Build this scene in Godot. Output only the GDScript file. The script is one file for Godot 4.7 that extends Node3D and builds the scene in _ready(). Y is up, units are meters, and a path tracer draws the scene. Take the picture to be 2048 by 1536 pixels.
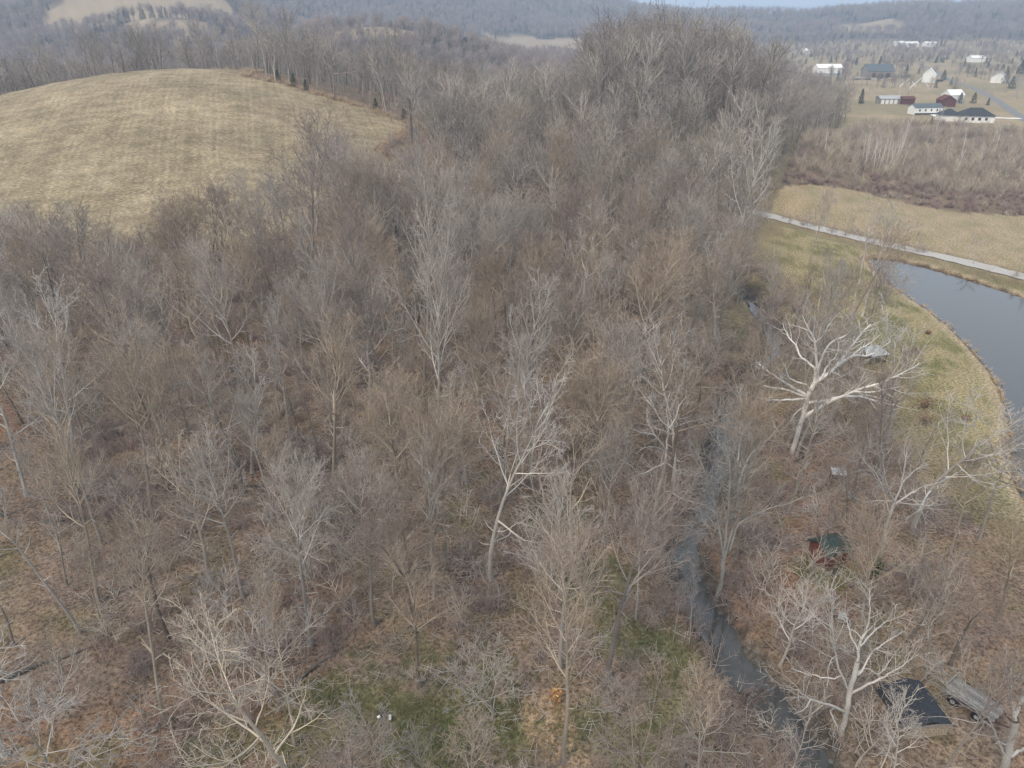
extends Node3D
# Winter woodland seen from the air: bare forest, hay field on a rise, creek, pond, farm valley, hazy hills.

const EYE := 45.0
const PITCH := 26.5
const PX := 0.000681          # tangent of the view per photo pixel (2048 wide)
var rng := RandomNumberGenerator.new()
var n_rough := FastNoiseLite.new()
var n_patch := FastNoiseLite.new()
var n_fine := FastNoiseLite.new()
var names := {}
var M := {}
var ct := cos(deg_to_rad(PITCH))
var sn := sin(deg_to_rad(PITCH))
var pond := PackedVector2Array()
var creek := PackedVector2Array()
var road := PackedVector2Array()
var lawn := PackedVector2Array()
var meadow := PackedVector2Array()
var brush := PackedVector2Array()
var field := PackedVector2Array()
var pastures := []
var shaped := false

func _ready() -> void:
	var cam := Camera3D.new()
	cam.name = "camera"
	cam.fov = rad_to_deg(2.0 * atan(768.0 * PX))
	cam.position = Vector3(0, EYE, 0)
	cam.rotation.x = deg_to_rad(-PITCH)
	cam.near = 0.5; cam.far = 12000.0
	add_child(cam)
	cam.current = true
	var env := Environment.new()
	env.background_mode = Environment.BG_SKY
	var sky := Sky.new()
	var sm := ProceduralSkyMaterial.new()
	sm.sky_top_color = Color(0.68, 0.71, 0.745); sm.sky_horizon_color = Color(0.705, 0.745, 0.785)
	sm.sky_curve = 0.2
	sm.ground_horizon_color = Color(0.8, 0.85, 0.9); sm.ground_bottom_color = Color(0.3, 0.28, 0.26)
	sky.sky_material = sm
	env.sky = sky
	env.tonemap_mode = Environment.TONE_MAPPER_LINEAR
	env.tonemap_exposure = 2.7
	env.sdfgi_enabled = true; env.ssao_enabled = true; env.ssil_enabled = true
	env.fog_enabled = true; env.fog_density = 0.00035; env.fog_light_color = Color(0.79, 0.875, 0.98)
	var we := WorldEnvironment.new()
	we.name = "environment"; we.environment = env
	add_child(we)
	var sun := DirectionalLight3D.new()
	sun.name = "sun"
	sun.light_energy = 0.38; sun.light_angular_distance = 14.0; sun.light_color = Color(1.0, 0.93, 0.84)
	sun.shadow_enabled = true
	sun.rotation = Vector3(deg_to_rad(-48), deg_to_rad(-40), 0)
	add_child(sun)

	n_rough.seed = 1; n_rough.frequency = 0.07
	n_patch.seed = 2; n_patch.frequency = 0.03; n_patch.fractal_octaves = 4
	n_fine.seed = 4; n_fine.frequency = 0.55; n_fine.fractal_octaves = 2
	make_materials()
	lay_out()
	build_ground()
	print("ground ", Time.get_ticks_msec())
	for a in [[1653, 1110, 3.2], [1850, 1450, 3.6], [1943, 1412, 3.2], [1678, 1240, 2.2], [768, 1432, 2.0], [1705, 650, 7.0], [1760, 600, 7.0], [1490, 595, 6.0], [1530, 650, 6.0], [1515, 680, 4.5], [1112, 1395, 2.0], [1750, 1130, 2.0]]: keep_clear.append([flat_hit(a[0], a[1]), a[2]])
	for a in [[1653, 150, 26.0], [1753, 152, 26.0], [1856, 163, 22.0], [1848, 228, 14.0], [1936, 240, 18.0], [1996, 163, 16.0], [1796, 92, 30.0], [1818, 93, 34.0], [1856, 93, 30.0], [1950, 124, 18.0], [1700, 152, 30.0], [1800, 155, 26.0]]: farm_clear.append([flat_hit(a[0], a[1]), a[2]])
	lane = px_poly([1838, 128, 1856, 136, 1882, 150, 1906, 164, 1940, 174, 1975, 190, 2004, 208, 2048, 238, 2130, 285])
	make_forest_stock()
	print("stock ", Time.get_ticks_msec())
	for kind in trees: print(kind, " ", trees[kind].map(func(t): return t.tris))
	build_sketched_trees()
	build_known_trees()
	build_forest()
	print("forest ", Time.get_ticks_msec(), " standing ", standing.size())
	build_brush()
	build_far_woods()
	print("woods ", Time.get_ticks_msec())
	build_farms()
	build_small_things()
	print("done ", Time.get_ticks_msec())

# ---------------------------------------------------------------- mesh builder
class MB:
	var v := PackedVector3Array()
	var n := PackedVector3Array()
	var c := PackedColorArray()
	var i := PackedInt32Array()
	func spike(a: Vector3, b: Vector3, r: float, col: Color) -> void:
		col.a = 1.0
		var d := (b - a)
		var s := d.cross(Vector3.UP if absf(d.y) < 0.8 * d.length() else Vector3.RIGHT).normalized()
		var t := d.cross(s).normalized()
		var o := v.size()
		var s2 := -0.5 * s + 0.866 * t
		var s3 := -0.5 * s - 0.866 * t
		v.push_back(a + s * r); v.push_back(a + s2 * r); v.push_back(a + s3 * r); v.push_back(b)
		n.push_back(s); n.push_back(s2); n.push_back(s3); n.push_back(d.normalized())
		c.push_back(col); c.push_back(col); c.push_back(col); c.push_back(col)
		i.append_array(PackedInt32Array([o, o + 3, o + 1, o + 1, o + 3, o + 2, o + 2, o + 3, o]))
	func tube(p: PackedVector3Array, r: PackedFloat32Array, sides: int, col: Color, jit := 0.0) -> void:
		var m := p.size()
		var o := v.size()
		var s := Vector3.ZERO
		for k in m:
			var d := (p[mini(k + 1, m - 1)] - p[maxi(k - 1, 0)]).normalized()
			if k == 0:
				s = d.cross(Vector3.FORWARD if absf(d.z) < 0.7 else Vector3.RIGHT).normalized()
			else:
				s = (s - d * d.dot(s)).normalized()
			var t := d.cross(s)
			var w := 1.0 + jit * sin(p[k].y * 2.3 + p[k].x * 1.7)
			var cc := Color(col.r * w, col.g * w, col.b * w)
			for q in sides:
				var a := TAU * q / sides
				var e := s * cos(a) + t * sin(a)
				v.push_back(p[k] + e * r[k]); n.push_back(e); c.push_back(cc)
		for k in m - 1:
			for q in sides:
				var a0 := o + k * sides + q
				var a1 := o + k * sides + (q + 1) % sides
				i.append_array(PackedInt32Array([a0, a0 + sides, a1, a1, a0 + sides, a1 + sides]))
	func quad(a: Vector3, b: Vector3, cc: Vector3, d: Vector3, col: Color) -> void:
		var o := v.size()
		col.a = 1.0
		var nn := (d - a).cross(b - a).normalized()
		v.push_back(a); v.push_back(b); v.push_back(cc); v.push_back(d)
		for k in 4:
			n.push_back(nn); c.push_back(col)
		i.append_array(PackedInt32Array([o, o + 1, o + 2, o, o + 2, o + 3]))
	func tri(a: Vector3, b: Vector3, cc: Vector3, col: Color) -> void:
		var o := v.size()
		col.a = 1.0
		var nn := (cc - a).cross(b - a).normalized()
		v.push_back(a); v.push_back(b); v.push_back(cc)
		for k in 3:
			n.push_back(nn); c.push_back(col)
		i.append_array(PackedInt32Array([o, o + 1, o + 2]))
	func box(at: Vector3, size: Vector3, col := Color.WHITE, b := Basis.IDENTITY) -> void:
		var h := size * 0.5
		var k := []
		for y in [-1, 1]:
			for z in [-1, 1]:
				for x in [-1, 1]:
					k.append(at + b * Vector3(x * h.x, y * h.y, z * h.z))
		quad(k[2], k[6], k[7], k[3], col); quad(k[1], k[5], k[4], k[0], col)
		quad(k[3], k[7], k[5], k[1], col); quad(k[0], k[4], k[6], k[2], col)
		quad(k[6], k[4], k[5], k[7], col); quad(k[0], k[2], k[3], k[1], col)
	func mesh() -> ArrayMesh:
		var a := []
		a.resize(Mesh.ARRAY_MAX)
		a[Mesh.ARRAY_VERTEX] = v; a[Mesh.ARRAY_NORMAL] = n; a[Mesh.ARRAY_COLOR] = c; a[Mesh.ARRAY_INDEX] = i
		var m := ArrayMesh.new()
		m.add_surface_from_arrays(Mesh.PRIMITIVE_TRIANGLES, a)
		return m

# ---------------------------------------------------------------- naming helpers
func numbered(s: String) -> String:
	var k: int = names.get(s, 0)
	names[s] = k + 1
	return s if k == 0 else "%s_%03d" % [s, k]
func tag(o: Node, label: String, category: String, group := "") -> Node:
	o.set_meta("label", label); o.set_meta("category", category)
	if group: o.set_meta("group", group)
	return o
func thing(called: String, label: String, category: String, at: Vector3, turn := 0.0, group := "") -> Node3D:
	var o := Node3D.new()
	o.name = numbered(called)
	add_child(o)
	o.position = at; o.rotation.y = turn
	tag(o, label, category, group)
	return o
func part(called: String, mesh: Mesh, mat: Material, parent: Node, at := Vector3.ZERO) -> MeshInstance3D:
	var o := MeshInstance3D.new()
	o.mesh = mesh; o.material_override = mat; o.name = called
	o.position = at
	parent.add_child(o, true)
	return o
func setting(called: String, mesh: Mesh, mat: Material) -> MeshInstance3D:
	var o := part(numbered(called), mesh, mat, self)
	o.set_meta("kind", "structure")
	return o
func many(called: String, label: String, category: String, mesh: Mesh, mat: Material, places: Array, tints: Array) -> void:
	if places.is_empty(): return
	var mm := MultiMesh.new()
	mm.transform_format = MultiMesh.TRANSFORM_3D
	mm.use_colors = true
	mm.mesh = mesh
	mm.instance_count = places.size()
	for k in places.size():
		mm.set_instance_transform(k, places[k]); mm.set_instance_color(k, tints[k])
	var o := MultiMeshInstance3D.new()
	o.multimesh = mm; o.material_override = mat
	o.name = numbered(called)
	add_child(o)
	o.set_meta("kind", "stuff"); tag(o, label, category)

# ---------------------------------------------------------------- shape of the land
const HILLS := [
	[-100.0, -240.0, 31.0, 75.0, 75.0], [58.0, -285.0, 18.0, 36.0, 45.0], [-111.0, -665.0, 38.0, 70.0, 60.0], [-338.0, -820.0, 35.0, 80.0, 50.0], [-440.0, -1010.0, 66.0, 120.0, 90.0],
	[-1000.0, -1500.0, 120.0, 420.0, 330.0], [-520.0, -1850.0, 125.0, 300.0, 260.0], [-150.0, -2150.0, 118.0, 360.0, 300.0], [100.0, -2700.0, 56.0, 240.0, 300.0],
	[800.0, -1700.0, 40.0, 300.0, 260.0], [1300.0, -1850.0, 46.0, 380.0, 300.0], [430.0, -2600.0, 18.0, 350.0, 250.0], [620.0, -5300.0, 40.0, 1600.0, 500.0], [-1800.0, -4800.0, 150.0, 1500.0, 600.0], [2400.0, -4800.0, 70.0, 900.0, 600.0]]
func seg_dist(p: Vector2, line: PackedVector2Array) -> float:
	var best := 1e9
	for k in line.size() - 1:
		var q := Geometry2D.get_closest_point_to_segment(p, line[k], line[k + 1])
		best = minf(best, p.distance_squared_to(q))
	return sqrt(best)
func ring_dist(p: Vector2, ring: PackedVector2Array) -> float:
	var d := seg_dist(p, ring)
	d = minf(d, p.distance_to(Geometry2D.get_closest_point_to_segment(p, ring[ring.size() - 1], ring[0])))
	return -d if Geometry2D.is_point_in_polygon(p, ring) else d
func ground_h(x: float, z: float) -> float:
	var h := 0.0
	for g in HILLS:
		var a: float = (x - g[0]) / g[3]
		var b: float = (z - g[1]) / g[4]
		var e := a * a + b * b
		if e < 14.0: h += g[2] * exp(-0.5 * e)
	var r := sqrt(x * x + z * z)
	var far := smoothstep(800.0, 1800.0, r)
	if far > 0.0: h += far * 26.0 * n_patch.get_noise_2d(x * 0.09, z * 0.09) * clampf(h / 40.0, 0.0, 1.0)
	if r < 420.0:
		var rough := 0.5 * n_rough.get_noise_2d(x, z) * (1.0 - smoothstep(300.0, 400.0, r))
		if shaped and x > -5.0 and r < 330.0:
			var p := Vector2(x, z)
			var flat := 1.0
			if x > 30.0: flat = 1.0 - smoothstep(30.0, 50.0, x) * smoothstep(-40.0, -60.0, z)
			rough *= flat
			h += rough
			if z > -215.0:
				var cd := seg_dist(p, creek)
				if cd < 9.0: h = lerpf(-1.15 + 0.9 * maxf(0.0, n_rough.get_noise_2d(x * 2.2 + 60.0, z * 2.2)), h, smoothstep(0.3, 3.2, cd + 1.2 * n_rough.get_noise_2d(x * 3.0, z * 3.0)))
			if x > 40.0:
				var pd := ring_dist(p, pond)
				if pd < 6.0: h = lerpf(h, -0.32 - clampf(-pd * 0.4, -0.14, 1.2), smoothstep(6.0, 0.0, pd))
				var rd := seg_dist(p, road)
				if rd < 14.0: h = lerpf(h, 0.12, 1.0 - smoothstep(4.0, 14.0, rd))
		else:
			h += rough
	return h
func ray(u: float, v: float) -> Vector3:
	var a := (u - 1024.0) * PX
	var b := (768.0 - v) * PX
	return Vector3(a, b * ct - sn, -(ct + b * sn)).normalized()
func hit(u: float, v: float) -> Vector3:       # the point of the ground that the photo shows at (u, v)
	var d := ray(u, v)
	var t := 25.0
	while t < 7000.0:
		var p := Vector3(0, EYE, 0) + d * t
		var gap := p.y - ground_h(p.x, p.z)
		if gap < 0.02: break
		t += maxf(0.02, gap * (0.5 if t > 120.0 else 0.9))
	return Vector3(d.x * t, EYE + d.y * t, d.z * t)
func flat_hit(u: float, v: float) -> Vector2:
	var d := ray(u, v)
	var t := EYE / -d.y
	return Vector2(d.x * t, d.z * t)
func pixel(p: Vector3) -> Vector2:
	var q := p - Vector3(0, EYE, 0)
	var f := -q.z * ct - q.y * sn
	var up := q.y * ct - q.z * sn
	return Vector2(1024.0 + q.x / f / PX, 768.0 - up / f / PX)
func height_to(p: Vector3, v: float) -> float:  # how tall a thing at p is when its top is seen in row v
	var d := ray(1024.0, v)
	return EYE + d.y / -d.z * -p.z - p.y
func px_poly(a: Array) -> PackedVector2Array:
	var o := PackedVector2Array()
	for k in range(0, a.size(), 2): o.append(flat_hit(a[k], a[k + 1]))
	return o
func zone(x: float, z: float) -> String:
	var p := Vector2(x, z)
	if Geometry2D.is_point_in_polygon(p, field): return "field"
	if x > 20.0:
		if Geometry2D.is_point_in_polygon(p, pond): return "pond"
		if Geometry2D.is_point_in_polygon(p, meadow): return "meadow"
		if Geometry2D.is_point_in_polygon(p, lawn): return "lawn"
		if Geometry2D.is_point_in_polygon(p, brush): return "brush"
	return "wood"

# ---------------------------------------------------------------- materials
func noise_tex(freq: float, ramp: Array, seed_: int, size := 512, kind := FastNoiseLite.TYPE_SIMPLEX_SMOOTH, oct := 4, gain := 0.5) -> ImageTexture:
	var f := FastNoiseLite.new()
	f.noise_type = kind; f.frequency = freq; f.seed = seed_; f.fractal_octaves = oct; f.fractal_gain = gain
	if kind == FastNoiseLite.TYPE_CELLULAR:
		f.cellular_return_type = FastNoiseLite.RETURN_CELL_VALUE
	var im := f.get_seamless_image(size, size)
	im.convert(Image.FORMAT_L8)
	var src := im.get_data()
	var g := Gradient.new()
	g.offsets = PackedFloat32Array(ramp[0]); g.colors = PackedColorArray(ramp[1])
	var lut := []
	for k in 256: lut.append(g.sample(k / 255.0))
	var out := PackedByteArray()
	out.resize(size * size * 3)
	for k in size * size:
		var c: Color = lut[src[k]]
		out[k * 3] = c.r8; out[k * 3 + 1] = c.g8; out[k * 3 + 2] = c.b8
	var res := Image.create_from_data(size, size, false, Image.FORMAT_RGB8, out)
	res.generate_mipmaps()
	return ImageTexture.create_from_image(res)
func grey(v: float) -> Color:
	return Color(v, v, v)
func mat(col: Color, rough := 0.9, vc := false) -> StandardMaterial3D:
	var m := StandardMaterial3D.new()
	m.albedo_color = col.linear_to_srgb(); m.roughness = rough; m.vertex_color_use_as_albedo = vc
	m.metallic_specular = 0.3
	return m
func textured(m: StandardMaterial3D, tex: Texture2D, scale: float) -> StandardMaterial3D:
	m.albedo_texture = tex
	m.uv1_triplanar = true; m.uv1_world_triplanar = true
	m.uv1_scale = Vector3.ONE * scale
	return m
func make_materials() -> void:
	var litter := noise_tex(0.035, [[0.22, 0.4, 0.5, 0.6, 0.78], [Color(0.4, 0.36, 0.34), Color(0.64, 0.61, 0.59), Color(0.79, 0.77, 0.75), Color(0.9, 0.88, 0.85), Color(1, 0.99, 0.96)]], 3, 1024, FastNoiseLite.TYPE_SIMPLEX_SMOOTH, 6, 0.85)
	M.ground = textured(mat(Color.WHITE, 1.0, true), litter, 1.0 / 17.0)
	var dt := noise_tex(0.02, [[0.25, 0.5, 0.75], [grey(0.62), grey(0.86), grey(1.0)]], 8, 512)
	M.bark = textured(mat(Color.WHITE, 0.95, true), noise_tex(0.05, [[0.2, 0.5, 0.8], [grey(0.68), grey(0.9), grey(1.0)]], 12, 256), 0.9)
	M.bark_warm = M.bark.duplicate(); M.bark_warm.albedo_color = Color(0.98, 0.95, 0.9)
	M.bark_dark = M.bark.duplicate(); M.bark_dark.albedo_color = Color(0.84, 0.82, 0.81)
	M.twig = mat(Color.WHITE, 0.95, true)
	M.twig_warm = mat(Color.WHITE, 0.95, true); M.twig_warm.albedo_color = Color(0.97, 0.93, 0.87)
	M.twig_dark = mat(Color.WHITE, 0.95, true); M.twig_dark.albedo_color = Color(0.86, 0.83, 0.82)
	M.leafy = mat(Color.WHITE, 0.9, true)
	M.field = mat(Color.WHITE, 1.0, true)
	M.gravel = textured(mat(Color(0.47, 0.455, 0.43), 1.0), noise_tex(0.12, [[0.2, 0.5, 0.8], [grey(0.72), grey(0.88), grey(1.0)]], 21, 512), 0.3)
	M.asphalt = textured(mat(Color(0.24, 0.24, 0.235), 0.95), dt, 0.2)
	M.water = mat(Color(0.043, 0.044, 0.043), 0.05)
	M.water.metallic_specular = 0.5
	var rip := FastNoiseLite.new(); rip.frequency = 0.03; rip.seed = 5
	var rn := NoiseTexture2D.new(); rn.width = 512; rn.height = 512; rn.seamless = true; rn.as_normal_map = true; rn.bump_strength = 1.0; rn.noise = rip
	M.water.normal_enabled = true; M.water.normal_texture = rn; M.water.normal_scale = 0.12
	M.water.uv1_triplanar = true; M.water.uv1_world_triplanar = true; M.water.uv1_scale = Vector3.ONE * 0.16
	M.white = textured(mat(Color(0.82, 0.82, 0.8), 0.7), noise_tex(0.02, [[0.2, 0.8], [grey(0.9), grey(1.0)]], 31, 256), 0.3)
	M.tin = textured(mat(Color(0.46, 0.48, 0.49), 0.5), dt, 0.4)
	M.slate = textured(mat(Color(0.055, 0.06, 0.07), 0.8), dt, 0.5)
	M.steel_blue = textured(mat(Color(0.12, 0.15, 0.165), 0.6), dt, 0.4)
	M.green_roof = textured(mat(Color(0.055, 0.08, 0.075), 0.7), dt, 0.9)
	M.red = textured(mat(Color(0.2, 0.075, 0.055), 0.9), dt, 0.9)
	M.barn_red = textured(mat(Color(0.15, 0.055, 0.05), 0.9), dt, 0.3)
	M.plywood = textured(mat(Color(0.4, 0.33, 0.24), 0.9), dt, 0.7)
	M.tarp = textured(mat(Color(0.035, 0.04, 0.05), 0.45), dt, 0.6)
	M.plank = textured(mat(Color(0.23, 0.22, 0.21), 0.95), dt, 1.1)
	M.plank_pale = textured(mat(Color(0.32, 0.31, 0.29), 0.95), dt, 1.3)
	M.rubber = mat(Color(0.02, 0.02, 0.02), 0.9)
	M.glass = mat(Color(0.03, 0.035, 0.045), 0.15)
	M.wood_brown = textured(mat(Color(0.12, 0.085, 0.06), 0.95), dt, 1.0)
	M.rust = textured(mat(Color(0.11, 0.045, 0.035), 0.9), dt, 1.5)
	M.rag = mat(Color(0.7, 0.69, 0.66), 0.9)
	M.cream = textured(mat(Color(0.5, 0.42, 0.3), 0.9), dt, 0.4)

# ---------------------------------------------------------------- trees
func rand_dir() -> Vector3:
	return Vector3(rng.randf_range(-1, 1), rng.randf_range(-1, 1), rng.randf_range(-1, 1))
func off_axis(d: Vector3, ang: float, az: float) -> Vector3:
	var s := d.cross(Vector3.UP if absf(d.y) < 0.95 else Vector3.RIGHT).normalized()
	var t := d.cross(s)
	return (d * cos(ang) + (s * cos(az) + t * sin(az)) * sin(ang)).normalized()
# one limb and everything it carries; S holds the habit of the kind
func limb(mb: MB, p: Vector3, d: Vector3, len_: float, r: float, lev: int, S: Dictionary) -> void:
	var nseg: int = [7, 5, 3, 2, 1][lev]
	var pts := PackedVector3Array([p])
	var rad := PackedFloat32Array([r])
	var cur := p
	var dir := d
	var wig: float = S.wig * [0.5, 0.75, 0.9, 0.9, 0.5][lev]
	for k in nseg:
		dir = (dir + rand_dir() * wig + Vector3.UP * (S.up * (0.6 if lev > 1 else 1.0))).normalized()
		cur += dir * len_ / nseg
		pts.append(cur)
		rad.append(maxf(r * pow(1.0 - (k + 1.0) / (nseg + 0.35), 0.8), S.tip))
	var shade := rng.randf_range(0.8, 1.1)
	if lev >= S.depth:
		var tc: Color = S.twig * Color(shade, shade, shade)
		if nseg == 2: mb.tube(PackedVector3Array([pts[0], pts[1]]), PackedFloat32Array([r, r * 0.8]), 3, tc)
		mb.spike(pts[nseg - 1], pts[nseg], r * 0.85, tc)
		if lev >= S.depth: return
	var f: float = [1.0, 0.85, 0.5, 0.0][lev]
	mb.tube(pts, rad, [6, 5, 3, 3, 3][lev], (S.twig as Color).lerp(S.limb, f) * Color(shade, shade, shade), 0.12)
	var n: int = S.n[lev]
	var az := rng.randf() * TAU
	for k in n:
		var t: float = lerpf(S.t0, 0.98, (k + rng.randf()) / n)
		var q := t * nseg
		var j := mini(int(q), nseg - 1)
		var at := pts[j].lerp(pts[j + 1], q - j)
		var ax := (pts[j + 1] - pts[j]).normalized()
		az += 2.4 + rng.randf_range(-0.5, 0.5)
		var ang: float = S.ang * rng.randf_range(0.65, 1.3)
		var cl: float = len_ * S.ratio * (1.15 - 0.62 * t) * rng.randf_range(0.7, 1.25)
		var cr: float = maxf(lerpf(rad[j], rad[j + 1], q - j) * rng.randf_range(0.45, 0.68), S.tip)
		if lev + 1 >= S.depth: cr = S.tip * rng.randf_range(0.8, 1.4)
		limb(mb, at, off_axis(ax, ang, az), cl, maxf(cr, 0.02) if lev == 1 and S.depth == 3 else cr, lev + 1, S)
func make_tree(S: Dictionary, seed_: int) -> Dictionary:
	rng.seed = seed_
	var tm := MB.new()
	var cm := MB.new()
	var H: float = S.h
	var clear: float = S.clear * rng.randf_range(0.85, 1.15)
	var top: float = H * S.leader
	var pts := PackedVector3Array()
	var rad := PackedFloat32Array()
	var cur := Vector3.ZERO
	var dir := Vector3(rng.randf_range(-1, 1) * S.lean, 1, rng.randf_range(-1, 1) * S.lean).normalized()
	var segs := 12
	for k in segs + 1:
		var t := float(k) / segs
		pts.append(cur - (Vector3(0, 0.4, 0) if k == 0 else Vector3.ZERO))
		var rr: float = S.r * pow(1.0 - t * 0.93, 0.85)
		if k == 0: rr *= 1.5
		rad.append(rr)
		dir = (dir + Vector3(rng.randf_range(-1, 1), 0.18, rng.randf_range(-1, 1)) * S.wig * 0.35).normalized()
		cur += dir * top / segs
	tm.tube(pts, rad, 8, S.bark, 0.1)
	var n: int = S.limbs
	var az := rng.randf() * TAU
	for k in n:
		var t: float = lerpf(clear, 0.985, pow((k + rng.randf() * 0.8) / n, S.bias))
		var q := t * segs
		var j := mini(int(q), segs - 1)
		var at := pts[j].lerp(pts[j + 1], q - j)
		var ax := (pts[j + 1] - pts[j]).normalized()
		az += 2.4 + rng.randf_range(-0.4, 0.4)
		var u: float = (t - clear) / (1.0 - clear)
		var ang: float = lerpf(S.a_low, S.a_high, u) * rng.randf_range(0.8, 1.2)
		var ln: float = H * S.spread * lerpf(1.0, S.top_len, u) * rng.randf_range(0.7, 1.2)
		var rr: float = clampf(lerpf(rad[j], rad[j + 1], q - j) * rng.randf_range(0.42, 0.72), S.tip * 2.2, 0.17)
		limb(cm, at, off_axis(ax, ang, az), ln, rr, 0, S)
	# a few dead stubs below the crown
	for k in S.get("stubs", 4):
		var t: float = rng.randf_range(clear * 0.4, clear)
		var q := t * segs
		var j := mini(int(q), segs - 1)
		var at := pts[j].lerp(pts[j + 1], q - j)
		var d := off_axis(Vector3.UP, rng.randf_range(0.9, 1.6), rng.randf() * TAU)
		cm.tube(PackedVector3Array([at, at + d * 0.8, at + d * 1.3 + Vector3(0, rng.randf_range(-0.2, 0.5), 0)]), PackedFloat32Array([0.04, 0.028, 0.01]), 4, S.limb)
	return {"trunk": tm.mesh(), "crown": cm.mesh(), "h": H, "tris": (tm.i.size() + cm.i.size()) / 3}
var KINDS := {
	# fine fan of rising twigs (maple, ash)
	"fan": {"h": 18.0, "r": 0.21, "clear": 0.54, "leader": 0.82, "lean": 0.06, "wig": 0.22, "up": 0.06, "limbs": 15, "bias": 0.85, "a_low": 0.95, "a_high": 0.35, "spread": 0.3, "top_len": 0.75, "n": [7, 5, 4, 4], "t0": 0.18, "ang": 0.62, "ratio": 0.58, "depth": 3, "tip": 0.0125, "bark": Color(0.34, 0.315, 0.285), "limb": Color(0.44, 0.412, 0.375), "twig": Color(0.305, 0.265, 0.237)},
	# broad, crooked crown (oak, hickory)
	"broad": {"h": 19.0, "r": 0.26, "clear": 0.45, "leader": 0.78, "lean": 0.08, "wig": 0.3, "up": 0.05, "limbs": 14, "bias": 0.9, "a_low": 1.25, "a_high": 0.5, "spread": 0.34, "top_len": 0.7, "n": [7, 5, 4, 4], "t0": 0.2, "ang": 0.75, "ratio": 0.55, "depth": 3, "tip": 0.0125, "bark": Color(0.225, 0.2, 0.175), "limb": Color(0.345, 0.315, 0.28), "twig": Color(0.27, 0.228, 0.2)},
	# pale bark, few crooked boughs (sycamore)
	"pale": {"h": 17.0, "r": 0.22, "clear": 0.4, "leader": 0.85, "lean": 0.12, "wig": 0.34, "up": 0.07, "limbs": 11, "bias": 0.8, "a_low": 1.1, "a_high": 0.45, "spread": 0.36, "top_len": 0.65, "n": [6, 5, 4, 4], "t0": 0.25, "ang": 0.7, "ratio": 0.52, "depth": 3, "tip": 0.0125, "bark": Color(0.48, 0.455, 0.415), "limb": Color(0.56, 0.535, 0.495), "twig": Color(0.36, 0.33, 0.31)},
	# slim pole with a small crown
	"pole": {"h": 16.0, "r": 0.14, "clear": 0.57, "leader": 0.9, "lean": 0.09, "wig": 0.2, "up": 0.12, "limbs": 12, "bias": 0.9, "a_low": 0.95, "a_high": 0.4, "spread": 0.2, "top_len": 0.7, "n": [6, 5, 4, 4], "t0": 0.2, "ang": 0.65, "ratio": 0.55, "depth": 3, "tip": 0.0125, "bark": Color(0.38, 0.355, 0.32), "limb": Color(0.39, 0.37, 0.345), "twig": Color(0.315, 0.276, 0.247)},
	# low spreading tree of the understorey
	"low": {"h": 8.5, "r": 0.09, "clear": 0.25, "leader": 0.75, "lean": 0.22, "wig": 0.3, "up": 0.03, "limbs": 13, "bias": 1.0, "a_low": 1.2, "a_high": 0.6, "spread": 0.42, "top_len": 0.75, "n": [7, 5, 4, 4], "t0": 0.2, "ang": 0.62, "ratio": 0.5, "depth": 3, "tip": 0.011, "bark": Color(0.31, 0.285, 0.25), "limb": Color(0.31, 0.29, 0.265), "twig": Color(0.33, 0.3, 0.272), "stubs": 2}}
var trees := {}
func make_forest_stock() -> void:
	var seed_ := 100
	for kind in KINDS:
		trees[kind] = []
		for k in {"fan": 5, "broad": 5, "pale": 4, "pole": 4, "low": 4}[kind]:
			seed_ += 7
			trees[kind].append(make_tree(KINDS[kind], seed_))
	# saplings of the understorey
	trees.sapling = []
	for k in 4:
		var S: Dictionary = KINDS.low.duplicate()
		S.h = 5.5; S.r = 0.05; S.limbs = 10; S.n = [6, 4, 3, 3]; S.depth = 2; S.tip = 0.0115; S.stubs = 0
		S.clear = [0.2, 0.35, 0.15, 0.3][k]; S.lean = 0.3; S.up = [0.03, 0.1, 0.0, 0.06][k]
		S.twig = [Color(0.35, 0.307, 0.275), Color(0.3, 0.258, 0.235), Color(0.38, 0.335, 0.295), Color(0.31, 0.265, 0.245)][k]; S.limb = Color(0.4, 0.375, 0.345)
		trees.sapling.append(make_tree(S, 700 + k * 11))
	# woods seen from afar: fewer, stouter twigs
	trees.distant = []
	for k in 7:
		var S: Dictionary = KINDS[["fan", "broad", "fan", "pole", "fan", "broad", "pale"][k]].duplicate()
		S.n = [6, 5, 4, 4]; S.depth = 2; S.tip = 0.034; S.limbs = [11, 13, 15, 10, 13, 10, 11][k]; S.wig *= 1.15
		S.spread *= [1.0, 1.1, 1.25, 1.0, 0.85, 0.95, 1.1][k]; S.clear *= [1.0, 0.9, 0.8, 0.9, 1.15, 1.0, 0.9][k]
		if k == 6:
			S.limb = Color(0.42, 0.4, 0.37); S.tip = 0.03
		trees.distant.append(make_tree(S, 900 + k * 13))
func joined(t: Dictionary) -> ArrayMesh:
	var st := SurfaceTool.new()
	st.append_from(t.trunk, 0, Transform3D.IDENTITY)
	st.append_from(t.crown, 0, Transform3D.IDENTITY)
	return st.commit()
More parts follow.
